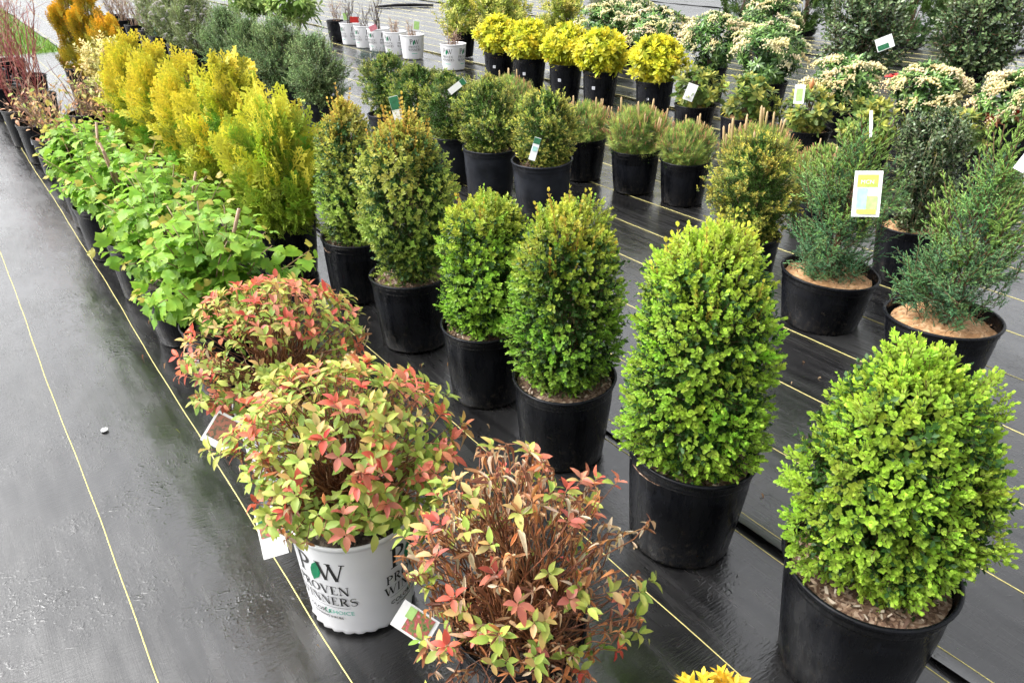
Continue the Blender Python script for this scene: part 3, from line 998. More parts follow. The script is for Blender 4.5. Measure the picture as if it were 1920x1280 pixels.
def viburnum(seed, prof, nst=26, nparts=290, cam_dir=(0, -.8, .6), sz=(.042, .070), nod=(6, 8)):
    r = np.random.default_rng(seed)
    pl = Plant()
    sh = Shell(prof, r, .12)
    tg, nr = sh.sample(nst, r, (0, .35))
    path = stems(pl, r, tg, base_r=.05, rad=(.0042, .0014), bow=.2, k=7, sides=5, cols=[(.25, .16, .08), (.20, .22, .07), (.34, .24, .14)], wig=.008)
    pos, dr, up, s_, cA, cB = [], [], [], [], [], []
    for s in range(nst):
        pts = path[s]
        nn = r.integers(*nod)
        for i in range(nn):
            u = 1 - i / nn * .62
            f = u * (len(pts) - 1); j = min(int(f), len(pts) - 2)
            p = pts[j] + (pts[j + 1] - pts[j]) * (f - j)
            tg_ = unit(pts[j + 1] - pts[j])
            side = unit(np.cross(tg_, [.3, .9, .1])); s2 = np.cross(tg_, side)
            ph = i * 1.57 + r.uniform(-.4, .4)
            for sg in (0, math.pi):
                lat = side * math.cos(ph + sg) + s2 * math.sin(ph + sg)
                young = i == 0
                d = unit(tg_ * (.7 if young else .25) + lat + r.normal(0, .18, 3) + UP * (.25 if young else -.12))
                pos.append(p + d * .006); dr.append(d); up.append(unit(UP * 1.0 + r.normal(0, .42, 3) + tg_ * .3))
                s_.append(r.uniform(*sz) * (.55 if young else 1.0))
                c = mixc((.12, .29, .030), (.29, .49, .055), np.array(np.clip(u * 1.2 - .25 + r.normal(0, .25), 0, 1)))
                if young and r.uniform() < .4:
                    c = np.array((.46, .40, .09))
                j_ = jitter(r, 1, .10)[0]
                cA.append(c * j_ * 1.15); cB.append(c * j_ * .92)
    pos, dr, up, s_, cA, cB = map(np.array, (pos, dr, up, s_, cA, cB))
    leaf_parts(pl, r, VIB_LEAF, pos, frames(dr, up), s_, cA, cB, min(nparts, len(pos)), cam_dir, stem=(.3, .3, .1), rib=(.62, .40))
    # old cut canes standing among the leaves
    nc = 2
    a = r.uniform(0, 6.28, nc); q = r.uniform(.03, .09, nc)
    tip = np.stack([np.cos(a) * q * 1.7, np.sin(a) * q * 1.7, prof[-1][0] * r.uniform(.62, .98, nc)], -1)
    stems(pl, r, tip, base_r=.05, rad=(.006, .0052), bow=.0, k=4, sides=6, name='cut_canes', cols=[(.40, .27, .17), (.33, .22, .14)])
    return pl


def thuja(seed, prof, K=330, green=(.06, .13, .015), gold=(.62, .43, .02), nparts=70, cam_dir=None, size=(.065, .125), gz=.6, lob=.16, abc=(.65, .6, .35), inner=True, wisps=0, lime=(.48, .60, .07)):
    r = np.random.default_rng(seed)
    pl = Plant()
    sh = Shell(prof, r, lob)
    z0, z1 = sh.z0, sh.z1
    tp, _ = sh.sample(26, r, (.3, .7), zmin=z0 + .15 * (z1 - z0))
    stems(pl, r, tp, base_r=.02, rad=(.006, .0015), bow=.25, col=(.16, .09, .05))

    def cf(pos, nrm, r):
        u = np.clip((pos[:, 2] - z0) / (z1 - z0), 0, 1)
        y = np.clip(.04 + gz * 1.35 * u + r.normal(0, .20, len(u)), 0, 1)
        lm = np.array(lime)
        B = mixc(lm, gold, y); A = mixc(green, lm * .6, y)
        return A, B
    side = lambda pos, nrm: unit(np.cross(UP, nrm) + r.normal(0, .55, nrm.shape))
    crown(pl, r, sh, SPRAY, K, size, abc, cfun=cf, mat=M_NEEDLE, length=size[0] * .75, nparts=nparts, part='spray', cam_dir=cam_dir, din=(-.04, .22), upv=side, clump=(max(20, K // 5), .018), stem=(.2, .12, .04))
    if wisps:                                                  # long loose tips that break the outline
        ac = Acc()
        sp, sn = sh.sample(wisps, r, (-.02, .1), zmin=z0 + .35 * (z1 - z0))
        d = unit(sn * .7 + UP * .8 + r.normal(0, .22, (wisps, 3)))
        jt = jitter(r, wisps, .12)
        for i, t in enumerate(SPRAY):
            k = np.arange(wisps) % len(SPRAY) == i
            ac.inst(t, sp[k] - d[k] * .03, frames(d[k], unit(np.cross(UP, sn[k]) + r.normal(0, .4, (int(k.sum()), 3)))), r.uniform(.09, .15, int(k.sum())), np.array((.60, .56, .06)) * jt[k], np.array(gold) * jt[k], (.3, .18, .05))
        pl.mesh('loose_tips', ac, M_NEEDLE, 'stuff')
    if inner:
        ac = Acc()
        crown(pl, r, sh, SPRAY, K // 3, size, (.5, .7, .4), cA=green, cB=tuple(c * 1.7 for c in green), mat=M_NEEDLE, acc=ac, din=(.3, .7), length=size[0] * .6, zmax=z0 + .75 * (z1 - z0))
        pl.mesh('inner_sprays', ac, M_NEEDLE, 'stuff')
    return pl


def juniper(seed, prof, K=330, cam_dir=None, nparts=80, lean=(0, 0), spires=8):
    r = np.random.default_rng(seed)
    pl = Plant()
    sh = Shell(prof, r, .22, lean=lean)
    z0, z1 = sh.z0, sh.z1
    tp, _ = sh.sample(12, r, (.6, .85))
    stems(pl, r, tp, base_r=.015, rad=(.006, .0015), bow=.25, col=(.17, .09, .05))

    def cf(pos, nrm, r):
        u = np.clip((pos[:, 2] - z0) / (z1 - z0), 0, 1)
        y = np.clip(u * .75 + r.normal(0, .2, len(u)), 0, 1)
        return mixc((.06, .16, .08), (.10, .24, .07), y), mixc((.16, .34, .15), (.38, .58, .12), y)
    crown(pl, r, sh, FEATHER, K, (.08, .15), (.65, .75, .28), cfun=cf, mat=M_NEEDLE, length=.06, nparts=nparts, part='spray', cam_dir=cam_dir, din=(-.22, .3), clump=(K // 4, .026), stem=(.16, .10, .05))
    ac = Acc()
    crown(pl, r, sh, FEATHER_FAR, K // 3, (.08, .14), (.5, .8, .35), cA=(.06, .155, .08), cB=(.11, .25, .11), mat=M_NEEDLE, acc=ac, din=(.25, .75), length=.05)
    sp, sn = sh.sample(spires, r, (.0, .6), zmin=z0 + .35 * (z1 - z0))
    d = unit(UP + sn * .55 + r.normal(0, .12, (spires, 3)))
    ac.inst(FEATHER[0], sp - d * .04, frames(d, sn), r.uniform(.16, .24, spires), (.09, .19, .05), (.30, .44, .08))
    pl.mesh('inner_sprays', ac, M_NEEDLE, 'stuff')
    return pl


def simple(seed, prof, tmpl, K, cA, cB, old, mat=None, size=(.85, 1.15), abc=(.7, .6, .3), nparts=0, part='sprig', cam_dir=None, length=.02, clump=None, lob=.12,
           din=(0, .2), Kin=None, stem_n=18, stem_c=(.13, .08, .05), stem_r=(.005, .0014), stem_col=(.12, .07, .035), in_tmpl=None, jit=.15, bow=.25, base_r=.02, squash=(1, 1), gradient=None):
    r = np.random.default_rng(seed)
    pl = Plant()
    sh = Shell(prof, r, lob, squash)
    if stem_n:
        tp, _ = sh.sample(stem_n, r, (.1, .45))
        stems(pl, r, tp, base_r=base_r, rad=stem_r, bow=bow, col=stem_c)
    cf = None
    if gradient is not None:
        def cf(pos, nrm, r):
            u = np.clip((pos[:, 2] - sh.z0) / (sh.z1 - sh.z0) + r.normal(0, .2, len(pos)), 0, 1)
            return mixc(cA, gradient[0], u), mixc(cB, gradient[1], u)
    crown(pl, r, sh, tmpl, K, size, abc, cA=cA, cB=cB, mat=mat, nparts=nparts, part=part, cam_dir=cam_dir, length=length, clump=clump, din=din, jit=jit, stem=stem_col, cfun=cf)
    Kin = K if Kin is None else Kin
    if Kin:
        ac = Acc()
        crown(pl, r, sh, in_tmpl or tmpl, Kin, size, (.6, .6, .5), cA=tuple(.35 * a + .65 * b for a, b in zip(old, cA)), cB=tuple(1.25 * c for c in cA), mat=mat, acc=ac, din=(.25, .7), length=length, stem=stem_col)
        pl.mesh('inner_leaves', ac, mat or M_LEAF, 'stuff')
    pl.shell, pl.r = sh, r
    return pl


def mugo(seed, prof, K=210, candles=9, cam_dir=None):
    pl = simple(seed, prof, PINE, K, (.12, .24, .045), (.46, .52, .12), (.07, .14, .035), M_NEEDLE, (.8, 1.2), (.75, .65, .3), length=.04, stem_n=14, stem_c=(.2, .12, .07), stem_col=(.3, .18, .08), Kin=K // 2, nparts=0, part='shoot', cam_dir=cam_dir)
    r, sh = pl.r, pl.shell
    cm = baked('candle', candle(), M_NEEDLE, (.42, .32, .13), (.66, .48, .27))
    ps, ns = sh.sample(candles, r, (.05, .3), zmin=sh.z0 + .55 * (sh.z1 - sh.z0))
    for p, n_ in zip(ps, ns):
        d = unit(UP + n_ * .12 + r.normal(0, .05, 3))
        pl.parts.append(('candle', cm, M4(frames(d[None], np.array([1.0, 0, 0]))[0], p, r.uniform(.045, .085)), CLEAR))
    # short tan buds all over the top
    ac = Acc(); kb = 130
    pb, nb = sh.sample(kb, r, (-.02, .1), zmin=sh.z0 + .35 * (sh.z1 - sh.z0))
    d = unit(UP + nb * .5 + r.normal(0, .15, (kb, 3)))
    ac.inst(candle(), pb, frames(d, nb + .01), r.uniform(.014, .028, kb), (.40, .20, .09), (.58, .30, .17))
    pl.mesh('buds', ac, M_NEEDLE, 'stuff')
    return pl


def pieris(seed, prof, K=110, flowers=34, cam_dir=None, flower_c=((.86, .79, .46), (.92, .88, .62)), upper=.35, red=0):
    pl = simple(seed, prof, PIE, K, (.06, .14, .035), (.20, .34, .08), (.035, .085, .025), M_GLOSS, (.75, 1.15), (.8, .5, .25), length=.02, Kin=K // 2, stem_n=12, nparts=0, part='leaf_whorl', cam_dir=cam_dir)
    r, sh = pl.r, pl.shell
    pm = [baked('flower_cluster', t, M_LEAF, *flower_c, stem=(.4, .3, .2)) for t in PANICLE]
    ps, ns = sh.sample(flowers, r, (-.10, .04), zmin=sh.z0 + upper * (sh.z1 - sh.z0))
    for p, n_ in zip(ps, ns):
        d = unit(UP * .8 + n_ * .5 + r.normal(0, .12, 3))
        pl.parts.append(('flower_cluster', pm[r.integers(0, 4)], M4(frames(d[None], np.array([1.0, .2, 0]))[0], p, r.uniform(.10, .16)), (1, r.uniform(.9, 1.03), r.uniform(.8, 1.05), 1)))
    if red:
        ac = Acc()
        pb, nb = sh.sample(red, r, (0, .1), zmax=sh.z0 + .4 * (sh.z1 - sh.z0))
        d = unit(nb + UP * .1 + r.normal(0, .25, (red, 3)))
        ac.inst(PIE[0], pb, frames(d, UP), r.uniform(.7, 1, red), (.5, .04, .03), (.55, .30, .16))
        pl.mesh('red_new_leaves', ac, M_LEAF, 'stuff')
    return pl


def twigs(seed, height, nst, spread, cols, rad=(.0035, .0012), fork=2, lean=.0, leafy=0, leaf_cols=None, base_r=.05, wig=.012, flop=0.0):
    """bare branching stems"""
    r = np.random.default_rng(seed)
    pl = Plant()
    a = r.uniform(0, 6.28, nst); q = spread * np.sqrt(r.uniform(0, 1, nst))
    hz = height * r.uniform(.6, 1.0, nst) * (1 - flop * r.uniform(0, .9, nst))
    tp = np.stack([np.cos(a) * q, np.sin(a) * q, hz], -1)
    path = stems(pl, r, tp, base_r=base_r, rad=rad, bow=.12, k=7, sides=5, name='stems', cols=cols, wig=wig)
    if fork:
        K = nst * fork
        s = np.repeat(np.arange(nst), fork)
        j = r.integers(2, 6, K)
        p0 = path[s, j]; d = unit(unit(path[s, 6] - path[s, 2]) + r.normal(0, .45, (K, 3)) + UP * .2)
        p1 = p0 + d * (height * r.uniform(.15, .38, K))[:, None]
        V, L, C = tubes(bez(p0, p0 + (p1 - p0) * .5 + UP * -.004, p1, 4), np.linspace(rad[0] * .5, rad[1] * .7, 4)[None, :], 4)
        ac = Acc(); ac.add(V, L, C, np.repeat(np.asarray(cols)[r.integers(0, len(cols), K)] * jitter(r, K, .15), 16, axis=0))
        pl.mesh('side_twigs', ac, M_BARK)
    if leafy:
        s = r.integers(0, nst, leafy); j = r.integers(2, 7, leafy)
        pos = path[s, j] + r.normal(0, .02, (leafy, 3))
        d = unit(r.normal(0, 1, (leafy, 3)) + UP * .2)
        c = np.asarray(leaf_cols, float)[r.integers(0, len(leaf_cols), leafy)] * jitter(r, leafy, .2)
        ac = Acc()
        for i, t in enumerate(SPI_LEAF):
            k = np.arange(leafy) % len(SPI_LEAF) == i
            ac.inst(t, pos[k], frames(d[k], unit(UP + r.normal(0, .3, (int(k.sum()), 3)))), r.uniform(.025, .05, int(k.sum())), c[k], c[k] * 1.15)
        pl.mesh('sparse_leaves', ac, M_LEAF, 'stuff')
    return pl


# ------------------------------------------------------------------ pots
def lathe(prof, seg, fn=None, closed_bottom=True):
    a = np.arange(seg) * 2 * math.pi / seg
    pr = np.array(prof)
    V = np.stack([pr[:, 0:1] * np.cos(a), pr[:, 0:1] * np.sin(a), np.repeat(pr[:, 1:2], seg, 1)], -1)
    if fn is not None:
        V = fn(V, a)
    k = len(pr)
    i = np.arange(k * seg).reshape(k, seg)
    q = np.stack([i[:-1], np.roll(i[:-1], -1, 1), np.roll(i[1:], -1, 1), i[1:]], -1).reshape(-1, 4)
    return V.reshape(-1, 3), q.ravel(), np.full(len(q), 4)


POTS = {}


def pot_meshes(R, h, style):
    key = (round(R, 3), round(h, 3), style)
    if key in POTS:
        return POTS[key]
    rb = R * .84
    mat = {'black': M_POT, 'grey': M_POTG, 'white': M_WHITE}[style]
    rr = np.random.default_rng(int(R * 1000) + int(h * 1000))
    ph = rr.uniform(0, 6.28)
    scal = style == 'white'

    def fn(V, a):
        z = V[..., 2]
        e = 1 + .020 * np.sin(2 * a + ph) * (z / h) + .008 * np.sin(3 * a + 2 * ph) * (z / h)            # a soft pot is never quite round
        if not scal:
            e = e + .009 * np.clip(np.sin(10 * a + ph) * 2, 0, 1) * (z < h * .85) * (z > .02)   # moulded panels
            e = e - .010 * (np.abs(((a * 8 / (2 * math.pi)) % 1) - .5) < .13) * (z < .018)      # drain notches
        else:
            e = np.ones_like(e)
            lowz = z < .016
            e = e * np.where(lowz, 1 + .022 * np.cos(a * 26), 1)
        V = V.copy(); V[..., 0] *= e; V[..., 1] *= e
        return V
    band = h - .036
    if scal:
        wall = [(rb * .5, .006), (rb * .97, .002), (rb * 1.0, .006), (rb * 1.005, .016), (rb * 1.01, .022), (rb + (R - rb) * .5, h * .5), (R * .985, h - .012)]
        rim = [(R * .985, h - .014), (R, h - .012), (R * 1.012, h - .006), (R * 1.008, h), (R * .985, h + .001), (R * .972, h - .004), (R * .955, h - .06)]
    else:
        wall = [(rb * .5, .003), (rb * .96, .001), (rb, .004), (rb * 1.004, .017), (rb * 1.012, .020), (rb + (R - rb) * .35, h * .35), (rb + (R - rb) * .7, h * .7), (R * .965, band)]
        rim = [(R * .962, band - .001), (R * .985, band + .002), (R * .998, band + .010), (R * 1.0, h - .012), (R * 1.03, h - .010), (R * 1.042, h - .004), (R * 1.03, h), (R * .992, h), (R * .980, h - .004), (R * .955, h - .07)]
    a1 = Acc(); a1.add(*lathe(wall, 80 if scal else 56, fn), (1, 1, 1))
    a2 = Acc(); a2.add(*lathe(rim, 80 if scal else 56, fn), (1, 1, 1))
    POTS[key] = (a1.mesh('pot', mat), a2.mesh('rim', mat), rb)
    return POTS[key]


SOILS = {}


def soil_mesh(R, z, kind):
    key = (round(R, 3), round(z, 3), kind)
    if key in SOILS:
        return SOILS[key]
    rr = np.random.default_rng(len(SOILS) + 3)
    pr = [(R * f, z) for f in (.0001, .12, .25, .4, .55, .7, .85, .97)]

    def fn(V, a):
        V = V.copy()
        n_ = rr.normal(0, .0035, V.shape[:2]); n_[0] = 0
        q = np.hypot(V[..., 0], V[..., 1]) / R
        V[..., 2] += n_ + .012 * (1 - q) - .006 * np.sin(2 * a + 1)[None] * q
        return V
    V, L, C = lathe(pr, 30, fn)
    ac = Acc(); ac.add(V, L, C, (1, 1, 1))
    me = ac.mesh('soil', {'mulch': M_MULCH, 'sand': M_SAND, 'dark': M_SOIL}[kind])
    # loose bark chips
    K = 420 if kind == 'mulch' else (380 if kind == 'sand' else 160)
    a = rr.uniform(0, 6.28, K); q = R * .95 * np.sqrt(rr.uniform(0, 1, K))
    pos = np.stack([np.cos(a) * q, np.sin(a) * q, z + .008 + .010 * (1 - q / R) + rr.uniform(0, .003, K)], -1)
    d = unit(np.stack([rr.normal(0, 1, K), rr.normal(0, 1, K), rr.normal(0, .3, K)], -1))
    cols = np.array({'mulch': [(.10, .05, .03), (.20, .12, .07), (.34, .24, .16), (.05, .025, .015), (.5, .42, .33)],
                     'sand': [(.5, .28, .13), (.36, .18, .08), (.6, .4, .22), (.15, .08, .04)],
                     'dark': [(.05, .03, .02), (.16, .11, .07), (.45, .40, .33), (.03, .02, .015)]}[kind])
    ac = Acc()
    c = cols[rr.integers(0, len(cols), K)]
    ac.inst(FLAKE, pos, frames(d, unit(UP + rr.normal(0, .5, (K, 3)))), rr.uniform(.006, .020, K) * (1 if kind == 'mulch' else .7), c, c)
    SOILS[key] = (me, ac.mesh('bark_chips', M_BARK, False))
    return SOILS[key]


# printed lettering of the white pots (strokes in the plane, wrapped on the wall)
def ribbon(pts, ws):
    pts = np.array(pts, float)
    tg = np.gradient(pts, axis=0); tg /= np.maximum(np.linalg.norm(tg, axis=1, keepdims=True), 1e-9)
    q = np.stack([-tg[:, 1], tg[:, 0]], -1)
    w = np.broadcast_to(ws, (len(pts),))[:, None] * .5
    V = np.concatenate([pts - q * w, pts + q * w]); n = len(pts)
    F = [(i, i + 1, n + i + 1, n + i) for i in range(n - 1)]
    return V, F


def arc(cx, cy, rx, ry, a0, a1, n=12):
    a = np.radians(np.linspace(a0, a1, n))
    return np.stack([cx + rx * np.cos(a), cy + ry * np.sin(a)], -1)


def line(x0, y0, x1, y1, n=2):
    return np.stack([np.linspace(x0, x1, n), np.linspace(y0, y1, n)], -1)


TN, TK = .055, .15


def serif(x, y, w=.30):
    return ribbon(line(x - w / 2, y, x + w / 2, y), .045)


def glyph(ch):
    S = []
    if ch in 'PR':
        S += [ribbon(line(.18, 0, .18, 1), TK), serif(.18, .02), serif(.12, .98, .2)]
        a = arc(.24, .74, .36, .25, 90, -90); S.append(ribbon(a, TN + (TK - TN) * np.sin(np.linspace(0, math.pi, 12))))
        if ch == 'R':
            S += [ribbon(line(.36, .50, .72, .0), TK), serif(.74, .02, .16)]
        return S, .70 if ch == 'P' else .84
    if ch == 'O':
        a = arc(.45, .5, .39, .47, 0, 360, 29); S.append(ribbon(a, TN + (TK - TN) * np.abs(np.cos(np.linspace(0, 2 * math.pi, 29)))))
        return S, .92
    if ch == 'V':
        return [ribbon(line(.10, 1, .44, 0), TK), ribbon(line(.74, 1, .44, 0), TN), serif(.10, .98), serif(.74, .98, .24)], .84
    if ch == 'W':
        return [ribbon(line(.10, 1, .38, 0), TK), ribbon(line(.62, 1, .38, 0), TN), ribbon(line(.56, 1, .86, 0), TK), ribbon(line(1.14, 1, .86, 0), TN), serif(.10, .98), serif(1.14, .98, .24), serif(.56, .98, .26)], 1.24
    if ch == 'E':
        return [ribbon(line(.18, 0, .18, 1), TK), ribbon(line(.05, .02, .62, .02), .05), ribbon(line(.05, .98, .60, .98), .05), ribbon(line(.2, .52, .48, .52), .05), ribbon(line(.62, 0, .62, .2), .05), ribbon(line(.60, 1, .60, .82), .05)], .70
    if ch == 'N':
        return [ribbon(line(.14, 0, .14, 1), TN), ribbon(line(.12, 1, .74, 0), TK), ribbon(line(.76, 1, .76, 0), TN), serif(.14, .02, .24), serif(.76, .98, .24), serif(.08, .98, .16)], .90
    if ch == 'I':
        return [ribbon(line(.18, 0, .18, 1), TK), serif(.18, .02), serif(.18, .98)], .40
    if ch == 'S':
        a = np.concatenate([arc(.33, .74, .24, .22, 25, 250, 12), arc(.33, .27, .26, .25, 70, -155, 12)])
        return [ribbon(a, TN + (TK - TN) * np.exp(-((np.linspace(-1, 1, 24)) / .35) ** 2))], .64
    return [], .4


def word(s, x0, y0, hgt, center=True, track=.06):
    out, x = [], 0.0
    for ch in s:
        S, w = glyph(ch)
        for V, F in S:
            out.append((V + np.array([x, 0]), F))
        x += w + track
    sh = x / 2 if center else 0
    return [((V - np.array([sh, 0])) * hgt + np.array([x0, y0]), F) for V, F in out]


def font_text(s, size, x0, y0, bold=0.0):
    c = bpy.data.curves.new('print_text', 'FONT'); c.body = s; c.size = size; c.align_x = 'CENTER'; c.resolution_u = 2
    c.offset = bold
    o = bpy.data.objects.new('print_text', c); COL.objects.link(o)
    dg = bpy.context.evaluated_depsgraph_get()
    me = bpy.data.meshes.new_from_object(o.evaluated_get(dg))
    V = np.array([v.co[:2] for v in me.vertices]).reshape(-1, 2) + np.array([x0, y0])
    F = [tuple(p.vertices) for p in me.polygons]
    bpy.data.objects.remove(o); bpy.data.curves.remove(c); bpy.data.meshes.remove(me)
    return [(V, F)]


def wrap(strokes, R, h, rb, ang, mat, name, off=.0006):
    ac = Acc()
    for i, (V, F) in enumerate(strokes):
        z = V[:, 1]
        rad = np.interp(z, [.022, h * .5, h - .012], [rb * 1.01, rb + (R - rb) * .5, R * .985]) + off + i * .00003
        a = ang + V[:, 0] / (R * .92)
        W = np.stack([np.cos(a) * rad, np.sin(a) * rad, z], -1)
        ac.add(W, [k for f in F for k in f], [len(f) for f in F], (1, 1, 1))
    return ac.mesh(name, mat, False)


PRINTS = {}


def prints(R, h, rb, angs, full):
    key = (round(R, 3), round(h, 3), tuple(angs), full)
    if key in PRINTS:
        return PRINTS[key]
    u = h / .25
    ink, grn, teal, gry = [], [], [], []
    ink += word('P', -.030 * u, .160 * u, .052 * u) + word('W', .030 * u, .160 * u, .046 * u, True)
    lp = np.concatenate([arc(.0, .0, .030, .034, -58, 58, 9), arc(0, 0, 1, 1, 0, 0, 1) * 0 + np.array([[.0, .0]])])
    lv = np.array([(-.010, -.026), (.004, -.014), (.010, .0), (.009, .014), (.004, .028), (-.006, .018), (-.012, .004), (-.013, -.010)]) * u + np.array([-.002 * u, .176 * u])
    grn.append((lv, [tuple(range(8))]))
    ink += word('PROVEN', 0, .122 * u, .023 * u) + word('WINNERS', .004 * u, .092 * u, .023 * u)
    gry.append(ribbon(line(-.052 * u, .083 * u, .056 * u, .083 * u, 14), .0012 * u))
    if full:
        ink += font_text('COLOR', .0155 * u, -.026 * u, .063 * u, .0002)
        teal += font_text('CHOICE', .0155 * u, .034 * u, .063 * u)
        grn.append(ribbon(arc(.0045 * u, .069 * u, .006 * u, .007 * u, 100, 400, 12), .0022 * u))
        ink += font_text('FLOWERING SHRUBS', .0082 * u, .0, .052 * u, .0002)
    else:
        teal.append(ribbon(line(-.03 * u, .064 * u, .034 * u, .064 * u, 8), .006 * u))
    res = []
    for a in angs:
        res.append([wrap(ink, R, h, rb, a, M_INK, 'lettering'), wrap(grn, R, h, rb, a, M_GREEN, 'leaf_mark', .0012), wrap(teal, R, h, rb, a, M_TEAL, 'lettering'), wrap(gry, R, h, rb, a, M_GREY, 'printed_rule')])
    PRINTS[key] = res
    return res


M_STICKER = plain('white_sticker', (.75, .76, .82), .4, .4, 300, .1)
_stick_bars = None


def sticker_mesh(R, h, rb):
    key = ('sticker', round(R, 3), round(h, 3))
    if key in POTS:
        return POTS[key]
    z0, w, hh = h * .52, .026, .026
    xs = np.linspace(-w / 2, w / 2, 5)
    V = np.concatenate([np.stack([xs, np.full(5, z0)], -1), np.stack([xs, np.full(5, z0 + hh)], -1)])
    F = [(i, i + 1, 6 + i, 5 + i) for i in range(4)]
    bars = [ribbon(line(-.009, z0 + .007 + .006 * i, .009, z0 + .007 + .006 * i, 4), .0022) for i in range(3)]
    POTS[key] = (wrap([(V, F)], R, h, rb, 0, M_STICKER, 'sticker', .0055), wrap(bars, R, h, rb, 0, M_GREY, 'sticker_print', .0061))
    return POTS[key]


def place(name, pl, n, t, R, h, label, cat='shrub', group=None, pot='black', soil='mulch', rot=0.0, scale=1.0, tilt=(0, 0), soil_drop=.035, chips=True, sticker=None, marks=None, full=False, dx=0.0):
    """a potted plant: an Empty at the foot of the pot, with the pot and the plant as its parts"""
    p = P(n, t)
    root = link(name, None, None, M4(rotz(0), p), label, cat, group)
    root.empty_display_size = .1
    pm, rm, rb = pot_meshes(R, h, pot)
    hsh = math.sin(n * 91.7 + t * 37.3) * 43758.5; hsh -= math.floor(hsh)
    pr_ = rotz(rot if marks is not None else 6.28 * hsh)
    tlt = np.array([[1, 0, (hsh - .5) * .05], [0, 1, (hsh * 7 % 1 - .5) * .05], [(.5 - hsh) * .05, (.5 - hsh * 7 % 1) * .05, 1]])
    po = link('pot', pm, root, M4(pr_ if marks is not None else tlt @ pr_, (0, 0, .028 if n > 5 else .014 if n > 1.4 else .008)))
    link('rim', rm, po)
    sm, cm = soil_mesh(R * .965, h - soil_drop, soil)
    so = link('soil', sm, root, M4(rotz(rot * 1.7), (0, 0, .01)))
    if chips:
        c = link('bark_chips', cm, so)
        c['kind'] = 'stuff'
    if marks is not None:
        for dec in prints(R, h, rb, marks, full):
            for me in dec:
                link(me.name.split('.')[0], me, po)
    if sticker is not None:
        s1, s2 = sticker_mesh(R, h, rb)
        so_ = link('sticker', s1, root, M4(rotz(sticker), (0, 0, .014)))
        link('sticker_print', s2, so_)
    Rz = rotz(rot)
    tl = np.array([[1, 0, tilt[0]], [0, 1, tilt[1]], [-tilt[0], -tilt[1], 1]])
    base = np.eye(4); base[:3, :3] = tl @ Rz * scale; base[:3, 3] = (dx, 0, h - soil_drop + .01)
    base = Matrix(base.tolist())
    for nm, me, kind in pl.meshes:
        o = link(nm, me, root, base)
        if kind:
            o['kind'] = kind
    for nm, me, m4, c in pl.parts:
        o = link(nm, me, root, base @ m4)
        o.color = c
    return root


def cdir(n, t, z=.5):
    p = P(n, t, z)
    return unit(np.array([0, 0, CAM_H]) - p)


def ang_to_cam(n, t):
    p = P(n, t)
    return math.atan2(-p[1], -p[0])


# ------------------------------------------------------------------ front rows: boxwoods
G_BOX = 'boxwoods in black pots'
p = boxwood(101, [(.02, .085), (.05, .13), (.12, .175), (.22, .195), (.31, .175), (.40, .138), (.465, .09), (.50, .04), (.51, 0)], 2000, 1500, slim=.80, heads=75, knobs=((math.radians(200), .12, .06, .075), (math.radians(215), .40, .05, .05), (math.radians(-35), .43, .05, .06), (math.radians(150), .47, .045, .05)), tip=(.49, .72, .09), old=(.036, .090, .018), nparts=290, cam_dir=cdir(1.24, .50), lob=.15, gold=.10)
place('potted_boxwood', p, 1.24, .50, .160, .287, 'bright lime boxwood cone with a double top, nearest the bottom right corner', group=G_BOX, rot=.0)
p = boxwood(102, [(.01, .08), (.05, .140), (.14, .170), (.26, .168), (.40, .152), (.50, .130), (.56, .09), (.60, .03), (.605, 0)], 1900, 1400, heads=75, knobs=((math.radians(190), .10, .045, .07),), tip=(.47, .71, .09), old=(.036, .090, .018), nparts=290, cam_dir=cdir(1.24, .98), lob=.11, gold=.35, shoots=60, shoot_c=(.66, .66, .10))
place('potted_boxwood', p, 1.24, .98, .152, .281, 'bright green boxwood column with yellow tipped top behind the withered bush', group=G_BOX, rot=.0)
p = boxwood(103, [(.01, .065), (.05, .12), (.13, .155), (.24, .155), (.36, .140), (.46, .122), (.52, .08), (.54, .03), (.545, 0)], 1350, 1100, heads=60, holes=((ang_to_cam(1.23, 1.45) + .05, .28, .045), (ang_to_cam(1.23, 1.45) + .2, .22, .03)), tip=(.35, .60, .08), old=(.036, .085, .018), nparts=200, cam_dir=cdir(1.23, 1.45), lob=.16, gold=.5, shoots=40, shoot_c=(.66, .55, .09))
place('potted_boxwood', p, 1.23, 1.45, .147, .265, 'green boxwood with bare woody stem showing in its open middle', group=G_BOX, rot=.0)
p = boxwood(104, [(.01, .065), (.04, .115), (.12, .142), (.22, .142), (.34, .125), (.41, .09), (.445, .03), (.45, 0)], 1350, 1100, heads=55, tip=(.38, .65, .08), old=(.036, .085, .018), nparts=120, cam_dir=cdir(1.23, 1.85), lob=.13, gold=.45, near=False, shoots=26, shoot_c=(.60, .50, .08))
place('potted_boxwood', p, 1.23, 1.85, .140, .272, 'fresh green boxwood fourth in its row, beside the red tipped bushes', group=G_BOX, rot=.0)
p = boxwood(105, [(.03, .05), (.08, .11), (.18, .160), (.30, .178), (.44, .155), (.55, .10), (.62, .03), (.635, 0)], 1350, 1300, heads=60, knobs=((math.radians(205), .045, .075, .05), (math.radians(195), .07, .06, .04)), tip=(.46, .58, .12), old=(.05, .11, .028), nparts=90, cam_dir=cdir(1.22, 2.32), lob=.17, gold=.5, near=False, shoots=80, shoot_c=(.70, .50, .11))
place('potted_boxwood', p, 1.22, 2.32, .150, .275, 'tall dark boxwood with many amber top shoots, loose low branch over its pot', group=G_BOX, rot=.0)
